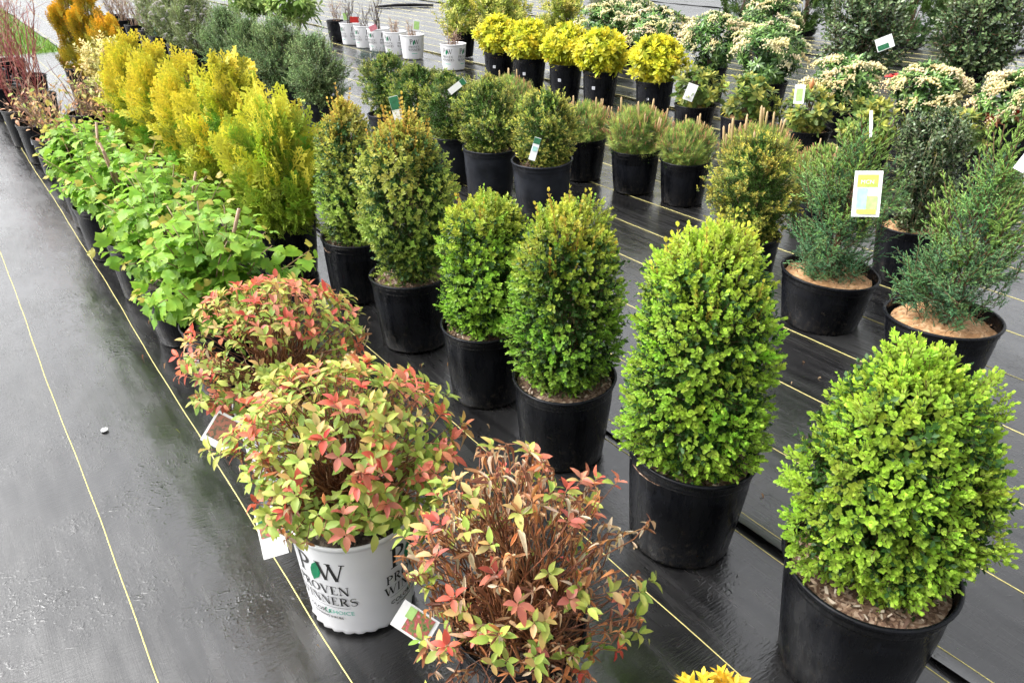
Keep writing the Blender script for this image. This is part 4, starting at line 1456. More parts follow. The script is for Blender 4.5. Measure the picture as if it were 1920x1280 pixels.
p = boxwood(106, [(.01, .05), (.05, .10), (.16, .132), (.30, .132), (.44, .10), (.54, .06), (.59, .02), (.60, 0)], 1150, 1000, heads=50, tip=(.46, .62, .12), old=(.055, .115, .032), nparts=70, cam_dir=cdir(1.23, 2.82), lob=.15, gold=.7, near=False, shoots=44, shoot_c=(.68, .50, .11))
place('potted_boxwood', p, 1.23, 2.82, .143, .263, 'slim dark boxwood with amber tips next to the golden conifers', group=G_BOX, rot=.0)

# ------------------------------------------------------------------ golden conifers
G_TH = 'golden feathery conifers'
for i, (n, t, ht, rr, lab) in enumerate([(1.08, 3.22, .56, .190, 'golden green feathery conifer nearest the dark boxwoods, pot showing below'),
                                         (1.06, 3.70, .64, .190, 'golden feathery conifer second from the boxwoods, tallest of its row'),
                                         (1.04, 4.20, .58, .175, 'golden feathery conifer third from the boxwoods'),
                                         (1.02, 4.72, .58, .175, 'golden feathery conifer fourth from the boxwoods'),
                                         (1.00, 5.25, .55, .17, 'golden feathery conifer farthest in its row, before the cream variegated bush')]):
    pr = [(.0, .10), (.05, .16), (.16, rr), (ht * .45, rr * .97), (ht * .7, rr * .70), (ht * .9, rr * .34), (ht, 0)]
    p = p if i in (3, 4) else thuja(201 + i, pr, 760, green=(.17, .33, .035), nparts=70, cam_dir=cdir(n, t), gold=(.92, .78, .09) if i else (.82, .80, .10), gz=.40 if i == 0 else .70, lob=.32, wisps=110)
    place('potted_golden_conifer', p, n, t, .138, .25, lab, 'conifer', G_TH, rot=.3 * i)

G_OT = 'orange gold upright conifers'
for i, (n, t, ht, rr, lab) in enumerate([(1.12, 6.85, .60, .165, 'orange gold conifer nearest the cream variegated bush'), (1.16, 7.60, .78, .125, 'orange gold upright conifer in the middle of three'),
                                         (1.10, 8.15, .82, .13, 'orange gold upright conifer beside the lawn')]):
    pr = [(.0, .09), (.06, .15), (.2, rr), (ht * .5, rr * .95), (ht * .8, rr * .6), (ht, 0)]
    p = p if i == 2 else thuja(221 + i, pr, 420, green=(.26, .24, .025), gold=(.95, .50, .03), lime=(.60, .46, .04), nparts=30, cam_dir=cdir(n, t), size=(.08, .13), gz=.9, lob=.14, abc=(.4, .95, .2))
    place('potted_orange_conifer', p, n, t, .150, .28, lab, 'conifer', G_OT)

VAR_A, VAR_B, VAR_O = (.46, .42, .12), (.84, .76, .36), (.14, .22, .06)
p = simple(231, [(0, .08), (.06, .17), (.2, .21), (.34, .19), (.43, .10), (.46, 0)], EUO, 420, VAR_A, VAR_B, VAR_O, nparts=60, cam_dir=cdir(1.03, 6.2), clump=(60, .03))
place('potted_variegated_bush', p, 1.03, 6.15, .145, .25, 'cream variegated bush between golden and orange conifers')

# ------------------------------------------------------------------ green lobed leaf bushes, spireas
G_V = 'lobed leaf green bushes'
for i, (n, t, ht, rr, lab) in enumerate([(.55, 2.40, .43, .25, 'bright green lobed leaf bush right behind the red tipped bushes, pot showing at its side'),
                                         (.53, 2.86, .45, .245, 'bright green lobed leaf bush second behind the red tipped bushes'),
                                         (.51, 3.36, .46, .23, 'bright green lobed leaf bush third behind the red tipped bushes'),
                                         (.48, 3.92, .40, .20, 'bright green lobed leaf bush fourth behind the red tipped bushes'),
                                         (.50, 4.45, .34, .18, 'bright green lobed leaf bush farthest along its row')]):
    p = viburnum(301 + i, [(.06, .12), (.12, .19), (.22, rr * 1.08), (ht * .7, rr), (ht * .92, rr * .6), (ht, 0)], 50 if i < 3 else 36, cam_dir=cdir(n, t), nparts=260 if i < 3 else 160)
    place('potted_lobed_leaf_bush', p, n, t, .137, .25, lab, 'bush', G_V, soil='dark', rot=.0, sticker=ang_to_cam(n, t) - .9 if i == 0 else None)

G_S = 'red tipped spirea bushes'
p = spirea(311, [(.03, .13), (.06, .20), (.14, .245), (.24, .225), (.32, .15), (.36, .06), (.37, 0)], 300, .16, 290, cdir(.52, 1.80), red=.55, size=.82)
place('potted_red_tipped_bush', p, .53, 1.80, .132, .26, 'red tipped bush behind, half hiding its white pot and photo tag', 'bush', G_S, pot='white', soil='dark', marks=None)
a0 = ang_to_cam(.49, 1.27)
p = spirea(312, [(.075, .10), (.095, .18), (.16, .245), (.24, .235), (.315, .15), (.355, .06), (.365, 0)], 340, .14, 290, cdir(.49, 1.27), red=.42, size=.90)
place('potted_red_tipped_bush', p, .482, 1.27, .141, .278, 'red tipped bush in front, growing in a white pot with printed logos', 'bush', G_S, pot='white', soil='dark', marks=(a0 - .72, a0 + .92, a0 + 2.4, a0 + 3.9), full=True, rot=0)
p = spirea(313, [(.0, .16), (.05, .205), (.12, .21), (.20, .18), (.28, .155), (.345, .13), (.38, .08), (.39, 0)], 300, .80, 240, cdir(.60, .82), red=.42, leaves=(6, 11), size=.80, topdead=.74, base_r=.10, bow=.10, lob=.28)
place('potted_withered_bush', p, .605, .82, .125, .25, 'half withered bush of brown stems and curled leaves at the bottom middle', 'bush', G_S, soil='dark')

p = simple(321, [(0, .06), (.06, .12), (.14, .13), (.20, .08), (.225, 0)], CHO, 90, (.66, .40, .04), (.84, .62, .06), (.4, .3, .04), nparts=60, cam_dir=cdir(.66, .40), size=(.42, .66), Kin=30)
place('potted_yellow_bush', p, .655, .40, .11, .215, 'yellow orange leaf tips just rising over the bottom edge', 'bush', soil='dark')

# ------------------------------------------------------------------ far left: bare and half bare shrubs
TW_RED, TW_BR, TW_GR = [(.34, .09, .08), (.26, .06, .07), (.42, .20, .15)], [(.30, .18, .12), (.22, .13, .09), (.40, .28, .20)], [(.16, .13, .11), (.24, .20, .17), (.10, .08, .07)]
LV_MIX = [(.62, .40, .16), (.62, .54, .16), (.42, .50, .14), (.66, .36, .20), (.55, .33, .2)]
G_F = 'half bare shrubs along the left edge'
for i, (n, t, ht, nst, cols, lf, lab) in enumerate([(.50, 5.50, .36, 26, TW_BR, 170, 'half bare brown twigged shrub with tan leaves behind the lobed leaf bushes'),
                                                    (.47, 5.98, .34, 24, TW_BR, 150, 'half bare shrub with pale yellow leaves at the left edge'),
                                                    (.86, 5.60, .36, 22, TW_BR, 190, 'half bare shrub with orange leaves in front of the cream bush'),
                                                    (.80, 6.15, .38, 24, TW_BR, 150, 'half bare twiggy shrub behind the orange leaved one')]):
    p = twigs(401 + i, ht, nst, .19, cols, (.0035, .0014), 3, leafy=lf, leaf_cols=LV_MIX, flop=.5)
    place('potted_half_bare_shrub', p, n, t, .132, .25, lab, 'shrub', G_F, soil='dark', sticker=ang_to_cam(n, t) - .5 if i < 2 else None)
G_D = 'red stemmed bare shrubs'
for i, (n, t, ht, lab) in enumerate([(.44, 6.55, .62, 'bare red stemmed shrub at the left edge, nearest of them'), (.60, 7.1, .75, 'bare red stemmed shrub, second from the front'),
                                     (.42, 7.6, .80, 'bare red stemmed shrub, third from the front'), (.66, 8.1, .85, 'bare red stemmed shrub before the orange conifers'),
                                     (.40, 8.6, .85, 'bare red stemmed shrub at the far end of the row'), (.62, 9.2, .80, 'bare red stemmed shrub nearest the lawn')]):
    p = twigs(411 + i, ht, 13, .24, TW_RED, (.0042, .0016), 3, wig=.016)
    place('potted_red_stem_shrub', p, n, t, .135, .25, lab, 'shrub', G_D, soil='dark')

# ------------------------------------------------------------------ second bed, first row
p = juniper(501, [(.02, .03), (.06, .09), (.14, .128), (.26, .130), (.40, .095), (.50, .055), (.57, .02), (.58, 0)], 360, cdir(2.58, 1.03), 90, lean=(.08, .01), spires=36)
place('potted_juniper', p, 2.55, 1.03, .176, .225, 'blue green juniper with long pale top shoots, in a wide pot at the picture edge', 'juniper', 'junipers in wide pots', soil='sand', soil_drop=.03)
p = juniper(502, [(.02, .03), (.06, .09), (.13, .120), (.25, .128), (.38, .095), (.48, .055), (.53, .02), (.54, 0)], 330, cdir(2.62, 1.52), 90, lean=(.05, .0), spires=28)
place('potted_juniper', p, 2.60, 1.51, .173, .215, 'blue green juniper carrying a large picture label', 'juniper', 'junipers in wide pots', soil='sand', soil_drop=.03)
YA, YB, YO = (.085, .17, .03), (.62, .60, .12), (.045, .10, .022)
p = simple(511, [(0, .05), (.05, .12), (.16, .185), (.28, .18), (.38, .12), (.43, .04), (.44, 0)], YEW, 1500, YA, (.64, .58, .11), YO, M_NEEDLE, (.9, 1.3), (.8, .5, .3), 60, 'sprig', cdir(2.57, 1.89), .02, (190, .016), .15)
place('potted_yew', p, 2.57, 1.89, .142, .26, 'dark yew with yellow green tips between mugo pines and boxwoods', 'yew', 'round dark evergreens', pot='grey', soil='mulch')
p = simple(512, [(.01, .04), (.05, .11), (.15, .17), (.26, .175), (.35, .13), (.39, .05), (.40, 0)], YEW, 1400, YA, YB, YO, M_NEEDLE, (.9, 1.25), (.8, .5, .3), 60, 'sprig', cdir(2.52, 3.21), .02, (180, .016), .08)
place('potted_yew', p, 2.52, 3.21, .162, .29, 'round clipped yew standing free in a worn grey pot', 'yew', 'round dark evergreens', pot='grey', soil='mulch', soil_drop=.05)
p2 = simple(513, [(0, .05), (.05, .14), (.15, .20), (.27, .19), (.36, .13), (.40, .04), (.41, 0)], YEW, 1300, YA, (.52, .54, .11), YO, M_NEEDLE, (.9, 1.25), (.8, .5, .3), 50, 'sprig', cdir(2.45, 3.58), .02, (180, .016), .10)
place('potted_yew', p2, 2.45, 3.62, .152, .28, 'round clipped yew just behind the free standing one', 'yew', 'round dark evergreens', pot='grey')
p3 = simple(514, [(0, .05), (.05, .13), (.15, .18), (.27, .18), (.34, .13), (.38, .04), (.39, 0)], YEW, 1100, (.07, .15, .028), (.40, .44, .09), YO, M_NEEDLE, (.95, 1.3), (.8, .5, .3), 40, 'sprig', cdir(2.45, 4.2), .02, (150, .016), .12)
for i, (t, lab) in enumerate([(4.00, 'dark clipped yew holding a white and green tag'), (4.36, 'dark clipped yew in the middle of its row'), (4.74, 'dark clipped yew behind the slim boxwood, rim of its pot showing')]):
    place('potted_yew', p3, 2.42, t, .152, .28, lab, 'yew', 'round dark evergreens', pot='grey', rot=1.3 * i, scale=1.0 + .05 * (i == 2))
SA, SB, SO = (.12, .20, .08), (.30, .43, .17), (.07, .12, .05)
ps = simple(521, [(0, .06), (.06, .15), (.17, .20), (.30, .20), (.40, .13), (.45, .04), (.46, 0)], SAGE, 900, SA, SB, SO, M_NEEDLE, (.9, 1.3), (.7, .6, .35), 30, 'sprig', cdir(2.27, 5.6), .05, (80, .03), .10)
for i, (t, lab) in enumerate([(5.60, 'grey green fine leaved bush nearest the dark yews'), (6.30, 'grey green fine leaved bush second in its row'), (6.95, 'grey green fine leaved bush third in its row'), (7.6, 'grey green fine leaved bush farthest back')]):
    place('potted_grey_bush', ps, 2.27, t, .142, .25, lab, 'bush', 'grey green fine leaved bushes', rot=1.1 * i, scale=1.0 + .10 * (i % 2), pot='grey')
ph = simple(531, [(0, .06), (.08, .15), (.25, .22), (.40, .22), (.52, .14), (.56, 0)], SAGE, 420, (.16, .22, .08), (.40, .48, .20), (.09, .12, .05), M_NEEDLE, (1.0, 1.5), (.5, .8, .35), 0, 'sprig', None, .05, None, .18)
_pm = baked('flower_cluster', PANICLE[0], M_LEAF, (.66, .60, .60), (.80, .76, .76))
_ps, _ns = ph.shell.sample(44, ph.r, (0, .15))
for q, nn in zip(_ps, _ns):
    ph.parts.append(('flower_cluster', _pm, M4(frames(unit(UP + nn * .4)[None], np.array([1.0, 0, 0]))[0], q, .065), CLEAR))
for i, (t, lab) in enumerate([(8.7, 'bush with small white flowers nearest the grey green bushes'), (9.4, 'bush with small white flowers in the middle of three'), (10.2, 'bush with small white flowers beside the bare twig pots')]):
    place('potted_white_flower_bush', ph, 2.28, t, .14, .25, lab, 'bush', 'white flowered bushes', rot=1.4 * i, soil='dark')
pt1 = twigs(541, .42, 24, .2, TW_BR, (.0035, .0014), 3, leafy=30, leaf_cols=[(.2, .22, .08), (.3, .2, .12)])
for i, (t, lab) in enumerate([(10.8, 'black pot of grey brown twigs nearest of four at the far left'), (11.5, 'black pot of grey brown twigs second of four at the far left'), (12.2, 'black pot of grey brown twigs third of four at the far left'), (12.9, 'black pot of grey brown twigs last of four at the far left')]):
    place('potted_twig_shrub', pt1, 2.30, t, .143, .26, lab, 'shrub', 'black pots of bare twigs', rot=1.7 * i, soil='dark')

# ------------------------------------------------------------------ second row: mugo pines and holly
MP = [(0, .06), (.03, .12), (.09, .150), (.15, .14), (.19, .08), (.21, 0)]
m1 = mugo(601, MP, 300, 9, cdir(3.1, 3.1)); m2 = mugo(602, MP, 300, 18, cdir(3.4, 2.5)); m3 = mugo(603, MP, 280, 4, cdir(3.2, 2.9))
G_M = 'mugo pines in black pots'
for n, t, pl_, sc, R, lab in [(3.20, 3.20, m1, 1.12, .144, 'mugo pine with tall tan candles, second from the front left of its row'), (3.12, 3.58, m1, 1.0, .140, 'mugo pine with tan candles behind the free standing yew'),
                              (3.27, 2.88, m3, .95, .138, 'low mugo pine with few candles in the middle of its row'), (3.36, 2.48, m2, 1.15, .140, 'mugo pine with a comb of many upright candles behind the dark yew'),
                              (3.42, 2.12, m3, .95, .125, 'low mugo pine behind the labelled juniper'), (3.18, 4.45, m3, 1.1, .140, 'mugo pine farthest back, behind the dark clipped yews')]:
    place('potted_mugo_pine', pl_, n, t, R, .245, lab, 'pine', G_M, rot=n * 9 + t * 5, scale=sc * 1.15, soil='dark')
r_ = np.random.default_rng(71)
hp = simple(611, [(.0, .05), (.08, .07), (.18, .11), (.30, .135), (.42, .14), (.48, .09), (.50, 0)], HOL, 300, (.040, .075, .03), (.17, .24, .10), (.012, .022, .010), M_GLOSS, (.85, 1.2), (.45, .85, .3), 90, 'sprig', cdir(3.19, 1.52), .05, None, .12, (0, .25), 160, 26, (.26, .22, .12), (.0045, .002), (.22, .19, .1), bow=.05, base_r=.06)
place('potted_holly', hp, 3.27, 1.56, .138, .245, 'dense upright dark holly with pale stems between the junipers', 'holly', soil='sand', soil_drop=.03)

# ------------------------------------------------------------------ third row: small rhododendrons, yellow bushes, white pots
G_R = 'small rhododendrons'
RA, RB, RO = (.13, .21, .05), (.48, .47, .10), (.06, .10, .03)
rh = [simple(701 + i, [(.02, .05), (.06, .13), (.13, .20), (.21, .18), (.27, .10), (.29, 0)], RHO, 62, RA, RB, RO, M_LEAF, (.8, 1.2), (.7, .6, .35), 30, 'leaf_whorl', cdir(4.4, 3), .02, None, .3, (0, .35), 24, 16, (.20, .12, .07)) for i in range(2)]
for i, (n, t, R, lab) in enumerate([(4.40, 3.85, .147, 'small rhododendron with a white tag beside the yellow bushes'), (4.40, 3.40, .158, 'small compact rhododendron second from the yellow bushes'), (4.60, 3.06, .170, 'small rhododendron with a framed tag and one tall bud'),
                                    (4.62, 2.62, .160, 'small rhododendron with a white stake behind the labelled juniper'), (4.75, 2.16, .160, 'small rhododendron half hidden behind the upright holly')]):
    ro = place('potted_rhododendron', rh[i % 2], n, t, R, .25 if i < 2 else .20, lab, 'rhododendron', G_R, rot=1.9 * i, soil='sand' if i < 3 else 'mulch')
    if i == 2:                                                  # one tall stem with a fat orange bud
        V, L, C = tubes(np.array([[(0, 0, .20), (.01, 0, .34), (.0, .0, .46), (0, 0, .475), (0, 0, .50), (0, 0, .53)]]), np.array([[.005, .004, .0035, .012, .018, .003]]), 7)
        ac = Acc(); ac.add(V, L, C, np.where(V[:, 2:3] > .465, np.array([[.55, .22, .08]]), np.array([[.25, .13, .08]])))
        link('bud_stem', ac.mesh('bud_stem', M_BARK), ro)
G_L = 'yellow leaved bushes'
CA, CB, CO = (.44, .50, .05), (.82, .74, .06), (.28, .36, .05)
ch = [simple(711 + i, [(.0, .06), (.06, .15), (.15, .225), (.25, .21), (.32, .13), (.35, .04), (.36, 0)], CHO, 200, CA, CB, CO, M_LEAF, (.8, 1.2), (.75, .6, .3), 50, 'leaf_whorl', cdir(4.6, 5), .03, None, .15, (0, .2), 90, 14) for i in range(2)]
for i, (n, t, lab) in enumerate([(4.72, 4.57, 'yellow leaved bush nearest the small rhododendrons, sticker on its black pot'), (4.66, 5.17, 'yellow leaved bush second from the rhododendrons'), (4.66, 5.64, 'yellow leaved bush third from the rhododendrons'),
                                 (4.60, 6.10, 'yellow leaved bush fourth from the rhododendrons'), (4.60, 6.60, 'yellow leaved bush nearest the white pots')]):
    place('potted_yellow_bush', ch[i % 2], n, t, .152, .29, lab, 'bush', G_L, rot=1.1 * i, soil='sand', sticker=ang_to_cam(n, t) - .35)
G_W = 'white printed pots with bare twigs'
bt = [twigs(721, .22, 16, .13, TW_BR, (.004, .002), 3, flop=.4), twigs(722, .20, 16, .07, [(.42, .30, .22), (.34, .22, .15)], (.0035, .002), 2), twigs(723, .36, 11, .10, TW_GR, (.006, .0025), 2), twigs(724, .30, 10, .11, TW_GR, (.005, .002), 2), twigs(725, .42, 9, .10, TW_GR, (.007, .003), 2)]
for i, (n, t, k, lab) in enumerate([(4.64, 7.53, 0, 'white printed pot of tangled twigs beside the pale yellow bushes'), (4.66, 8.47, 1, 'white printed pot of short twigs at the near end of five'), (4.64, 8.86, 1, 'white printed pot of dense pale twigs, second of five'),
                                    (4.62, 9.25, 4, 'white printed pot with tall dark stems and a pink tag'), (4.62, 9.63, 3, 'white printed pot with dark stems between pink and red tags'), (4.61, 10.02, 2, 'white printed pot with a red tag at the far end of five')]):
    a = ang_to_cam(n, t)
    place('potted_bare_shrub', bt[k], n, t, .141, .265, lab, 'shrub', G_W, pot='white', soil='dark', rot=.0, marks=(a - .55 - .1 * i, a + .9 - .1 * i) if i != 1 else (a + .15, a + 1.9))
place('potted_bare_shrub', twigs(726, .30, 12, .14, TW_BR, (.004, .002), 3), 4.60, 10.42, .141, .26, 'black pot of thin brown twigs behind the white pots', 'shrub', 'black pots of bare twigs', soil='dark')
pb = simple(731, [(0, .1), (.03, .2), (.08, .22), (.12, .12), (.13, 0)], FEATHER_FAR, 120, (.06, .12, .10), (.16, .27, .24), (.04, .07, .06), M_NEEDLE, (.07, .11), (.6, .7, .35), 0, length=.04, stem_n=0, Kin=40)
place('potted_blue_juniper', pb, 3.77, 7.7, .12, .13, 'low blue juniper on the cloth before the white pots', 'juniper', soil='dark')
br = simple(732, [(.2, .12), (.3, .26), (.42, .30), (.55, .22), (.62, .08), (.63, 0)], BIGRHO, 60, (.22, .34, .08), (.44, .58, .17), (.10, .18, .05), M_LEAF, (.8, 1.2), (.6, .6, .3), 40, 'leaf_whorl', None, .02, None, .2, (0, .3), 24, 14, (.16, .10, .06))
for i, (n, t, lab) in enumerate([(3.55, 9.2, 'large leaved pale green rhododendron beside the black twig pot'), (3.4, 10.2, 'large leaved pale green rhododendron farther back')]):
    place('potted_large_rhododendron', br, n, t, .14, .25, lab, 'rhododendron', 'large leaved rhododendrons', rot=2.0 * i)

# ------------------------------------------------------------------ fourth row: pieris and pale variegated bushes
G_P = 'cream flowered pieris'
pa = [pieris(801 + i, [(.02, .06), (.1, .17), (.24, .27), (.36, .26), (.44, .16), (.48, 0)], 130, 34, cdir(5.4, 5)) for i in range(2)]
pc = [pieris(811 + i, [(.0, .08), (.05, .17), (.14, .23), (.24, .22), (.30, .13), (.33, 0)], 110, 40, cdir(5.4, 3), ((.88, .76, .42), (.92, .86, .58)), .25, red=26 if i else 0) for i in range(2)]
place('potted_pieris', pa[0], 5.40, 4.01, .162, .28, 'cream flowered pieris with spreading flower heads behind the tall budded rhododendron', 'pieris', G_P, rot=.4)
place('potted_pieris', pa[1], 5.58, 4.75, .15, .28, 'cream flowered pieris behind the nearest yellow bush', 'pieris', G_P, rot=1.4)
place('potted_pieris', pa[0], 5.56, 5.40, .15, .28, 'cream flowered pieris third from the front of its row', 'pieris', G_P, rot=2.6)
place('potted_pieris', pa[1], 5.50, 6.05, .15, .28, 'cream flowered pieris fourth from the front of its row', 'pieris', G_P, rot=3.6)
place('potted_pieris', pa[0], 6.3, 6.6, .15, .28, 'cream flowered pieris at the back by the top edge', 'pieris', G_P, rot=4.4)
place('potted_pieris', pa[1], 7.2, 5.4, .15, .28, 'tall cream flowered pieris rising between the dark conifers', 'pieris', G_P, rot=5.4, scale=1.1)
place('potted_pieris', pc[0], 5.34, 3.30, .158, .27, 'low cream flowered pieris between pieris and red tool', 'pieris', G_P, rot=.4)
place('potted_pieris', pc[0], 5.48, 2.75, .168, .27, 'low round cream flowered pieris in front of the red tool', 'pieris', G_P, rot=2.4)
place('potted_pieris', pc[1], 5.41, 2.15, .178, .30, 'low pieris with red young leaves at the picture edge', 'pieris', G_P, rot=1.4)
ev = simple(821, [(.0, .08), (.08, .22), (.22, .30), (.36, .27), (.46, .16), (.50, 0)], EUO, 460, (.30, .36, .06), (.78, .74, .18), (.16, .22, .05), M_LEAF, (.9, 1.3), (.7, .6, .3), 30, 'sprig', cdir(5.3, 8), .03, (70, .035), .14)
for i, (n, t, lab) in enumerate([(5.18, 8.2, 'pale yellow green bush nearest the white tangled twig pot'), (5.40, 7.75, 'pale yellow green bush beside the yellow bushes'), (5.75, 8.1, 'pale yellow green bush behind its two neighbours'), (5.9, 7.2, 'pale yellow green bush behind the yellow bushes')]):
    place('potted_pale_bush', ev, n, t, .15, .28, lab, 'bush', 'pale yellow green bushes', rot=1.2 * i, soil='sand')

# ------------------------------------------------------------------ back rows: hollies and dark conifers
hb = [simple(901 + i, [(.0, .10), (.08, .24), (.25, .33), (.5, .33), (.65, .25), (.8, .12), (.86, 0)], HOL, 330, (.05, .09, .035), (.18, .26, .10), (.025, .05, .02), M_GLOSS, (1.8, 2.6), (.75, .45, .4), 60, 'sprig', cdir(7.5, 4), .06, None, .14, (0, .3), 220, 20) for i in range(2)]
place('potted_holly', hb[0], 7.12, 4.25, .16, .16, 'tall loose dark holly holding a white tag', 'holly', 'dark hollies at the back', rot=.5)
place('potted_holly', hb[1], 8.15, 3.72, .16, .16, 'tall dense dark holly standing alone on the cloth', 'holly', 'dark hollies at the back', rot=1.5, scale=1.02)
tc_ = [thuja(911 + i, [(.0, .12), (.1, .30), (.35, .40), (.7, .34), (1.0, .16), (1.15, 0)], 420, (.04, .09, .022), (.13, .21, .04), 0, None, (.12, .20), .4, .16, lime=(.09, .16, .03)) for i in range(2)]
G_C = 'dark conifers at the back'
for i, (n, t, sc, lab) in enumerate([(10.15, 7.05, .95, 'dark green conifer behind the tall pieris'), (10.05, 5.45, 1.0, 'dark green conifer at the side of the tagged holly'), (11.2, 6.5, 1.0, 'dark green conifer farther back behind the tagged holly'),
                                     (9.6, 7.7, .9, 'dark green conifer at the top edge behind the pieris row'), (12.2, 5.9, 1.1, 'dark green conifer at the top edge behind the dense holly'), (11.2, 8.6, .95, 'dark conifer farthest back by the top edge')]):
    place('potted_dark_conifer', tc_[i % 2], n, t, .18, .09, lab, 'conifer', G_C, rot=1.3 * i, scale=sc)
for i, (n, t, lab) in enumerate([(12.9, 5.8, 'blue grey conifer in the top right corner'), (13.9, 5.2, 'blue grey conifer at the picture edge')]):
    place('potted_blue_conifer', simple(921 + i, [(.0, .12), (.1, .3), (.3, .4), (.55, .32), (.7, .15), (.75, 0)], FEATHER_FAR, 200, (.06, .10, .08), (.18, .26, .20), (.04, .06, .05), M_NEEDLE, (.15, .25), (.7, .6, .3), 0, length=.08, Kin=80), n, t, .18, .2, lab, 'conifer', 'blue grey conifers')
gy = simple(931, [(.0, .12), (.1, .25), (.3, .34), (.5, .30), (.62, .15), (.66, 0)], SAGE, 460, (.09, .12, .05), (.24, .28, .13), (.05, .07, .03), M_NEEDLE, (1.4, 2.2), (.6, .7, .35), 0, length=.1, Kin=160)
for i, (n, t, lab) in enumerate([(11.3, 5.3, 'pale grey green bush between the two dark hollies'), (7.9, 8.6, 'pale grey green bush behind the pieris flowers'), (8.8, 9.3, 'pale grey green bush at the top edge')]):
    place('potted_grey_bush', gy, n, t, .17, .2, lab, 'bush', 'pale grey bushes at the back', rot=1.1 * i)

# ------------------------------------------------------------------ tags, small things
def flat(name, pts, mat, z=0.0, thick=.0008):
    """a thin card from an outline in the XZ plane, facing -Y"""
    n_ = len(pts)
    V = [(x, -thick / 2 - z, y) for x, y in pts] + [(x, thick / 2 - z, y) for x, y in pts]
    F = [tuple(range(n_)), tuple(range(2 * n_ - 1, n_ - 1, -1))] + [(i, n_ + i, n_ + (i + 1) % n_, (i + 1) % n_) for i in range(n_)]
    t = T(V, F); a = Acc(); a.add(t.V, t.L, t.C, (1, 1, 1))
    return a.mesh(name, mat, False)


def rect(x0, y0, x1, y1):
    return [(x0, y0), (x1, y0), (x1, y1), (x0, y1)]


def face_cam(pos, roll=0.0, yaw=0.0, pitch=0.0):
    d = unit(np.array([0, 0, CAM_H]) - pos)
    az = math.atan2(d[0], -d[1])
    R = rotz(az + yaw)
    el = math.asin(d[2]) + pitch
    Rx = np.array([[1, 0, 0], [0, math.cos(el), math.sin(el)], [0, -math.sin(el), math.cos(el)]])
    Ry = np.array([[math.cos(roll), 0, math.sin(roll)], [0, 1, 0], [-math.sin(roll), 0, math.cos(roll)]])
    return M4(R @ Rx @ Ry, pos)


C_LIME = plain('lime_print', (.45, .60, .10), .4, .4, 60, .2)
C_TEALP = plain('pale_teal_print', (.35, .62, .58), .4, .4, 60, .2)
C_YEL = plain('yellow_print', (.80, .70, .12), .4, .4, 60, .1)
C_LG = plain('light_green_print', (.42, .66, .22), .4, .4, 60, .2)
C_DG = plain('dark_green_print', (.02, .14, .06), .4, .4, 60, .4)
C_RED = plain('red_plastic', (.60, .025, .02), .35, .5, 30, .2)
C_PINK = plain('pink_print', (.75, .25, .30), .4, .4, 60, .2)


def photo_mat(name, cols, scale):
    m, nt, b, o = nmat(name)
    tc = N(nt, 'ShaderNodeTexCoord')
    nz = N(nt, 'ShaderNodeTexNoise', Scale=scale, Detail=3.0, Roughness=.6)
    nt.links.new(tc.outputs['Object'], nz.inputs['Vector'])
    cr = N(nt, 'ShaderNodeValToRGB'); el = cr.color_ramp.elements
    while len(el) < len(cols):
        el.new(.5)
    for i, c in enumerate(cols):
        el[i].position = .3 + .4 * i / (len(cols) - 1); el[i].color = (*c, 1)
    nt.links.new(nz.outputs['Fac'], cr.inputs[0]); nt.links.new(cr.outputs[0], b.inputs['Base Color'])
    b.inputs['Roughness'].default_value = .3
    return m


M_PHOTO1 = photo_mat('flower_photo', [(.03, .08, .02), (.16, .25, .08), (.50, .08, .10), (.70, .28, .32)], 110)
M_PHOTO2 = photo_mat('foliage_photo', [(.02, .03, .02), (.12, .10, .05), (.40, .12, .08), (.10, .16, .05)], 90)


def card(name, pos, w, h, label, panels, roll=0, yaw=0, pitch=0, group='plant tags', texts=()):
    o = link(name, flat(name, rect(-w / 2, -h / 2, w / 2, h / 2), M_CARD), None, face_cam(np.array(pos), roll, yaw, pitch), label, 'plant tag', group)
    for i, (pn, x0, y0, x1, y1, mt) in enumerate(panels):
        link(pn, flat(pn, rect(x0 * w, y0 * h, x1 * w, y1 * h), mt, .0012 + .0009 * i), o)
    for s_, size, x, y, mt in texts:
        for V, F in font_text(s_, size, x * w, y * h):
            ac = Acc(); ac.add(np.stack([V[:, 0], np.full(len(V), -.0012 - .0009 * len(panels) - .001), V[:, 1]], -1), [k for f in F for k in f], [len(f) for f in F], (1, 1, 1))
            link('lettering', ac.mesh('lettering', mt, False), o)
    return o


card('picture_label', (1.105, 2.32, .665), .080, .140, 'large white framed picture label hung on the juniper', [('printed_panel', -.38, .15, .36, .42, C_LIME), ('printed_panel', -.36, -.34, .0, .13, C_TEALP),
     ('printed_panel', .0, -.34, .38, -.04, C_LG), ('printed_panel', -.33, -.44, .36, -.345, C_YEL)], roll=-.12, texts=[('MCN', .017, -.02, .22, M_CARD)])
card('plant_tag', (3.27, 7.17, .49), .14, .11, 'white and green tag on the tall loose holly', [('printed_panel', -.45, -.45, .2, -.05, C_DG)], roll=-.45)
card('plant_tag', (-.31, 4.50, .60), .035, .11, 'white tag with green top on the dark clipped yew', [('printed_panel', -.48, .22, .48, .48, C_DG)], roll=.95)
card('plant_tag', (.115, 3.86, .41), .034, .115, 'white strip tag leaning out of the free standing yew', [('printed_panel', -.48, .22, .48, .48, C_DG), ('printed_panel', -.35, -.1, .35, .1, C_TEALP)], roll=.28)
card('plant_tag', (-.380, 2.58, .868), .030, .085, 'narrow green and white tag left of the amber tipped boxwood', [('printed_panel', -.48, .0, .48, .48, C_DG)], roll=-.2)
card('plant_tag', (1.245, 5.54, .375), .07, .115, 'white tag standing in the rhododendron pot beside the yellow bush', [], roll=.3)
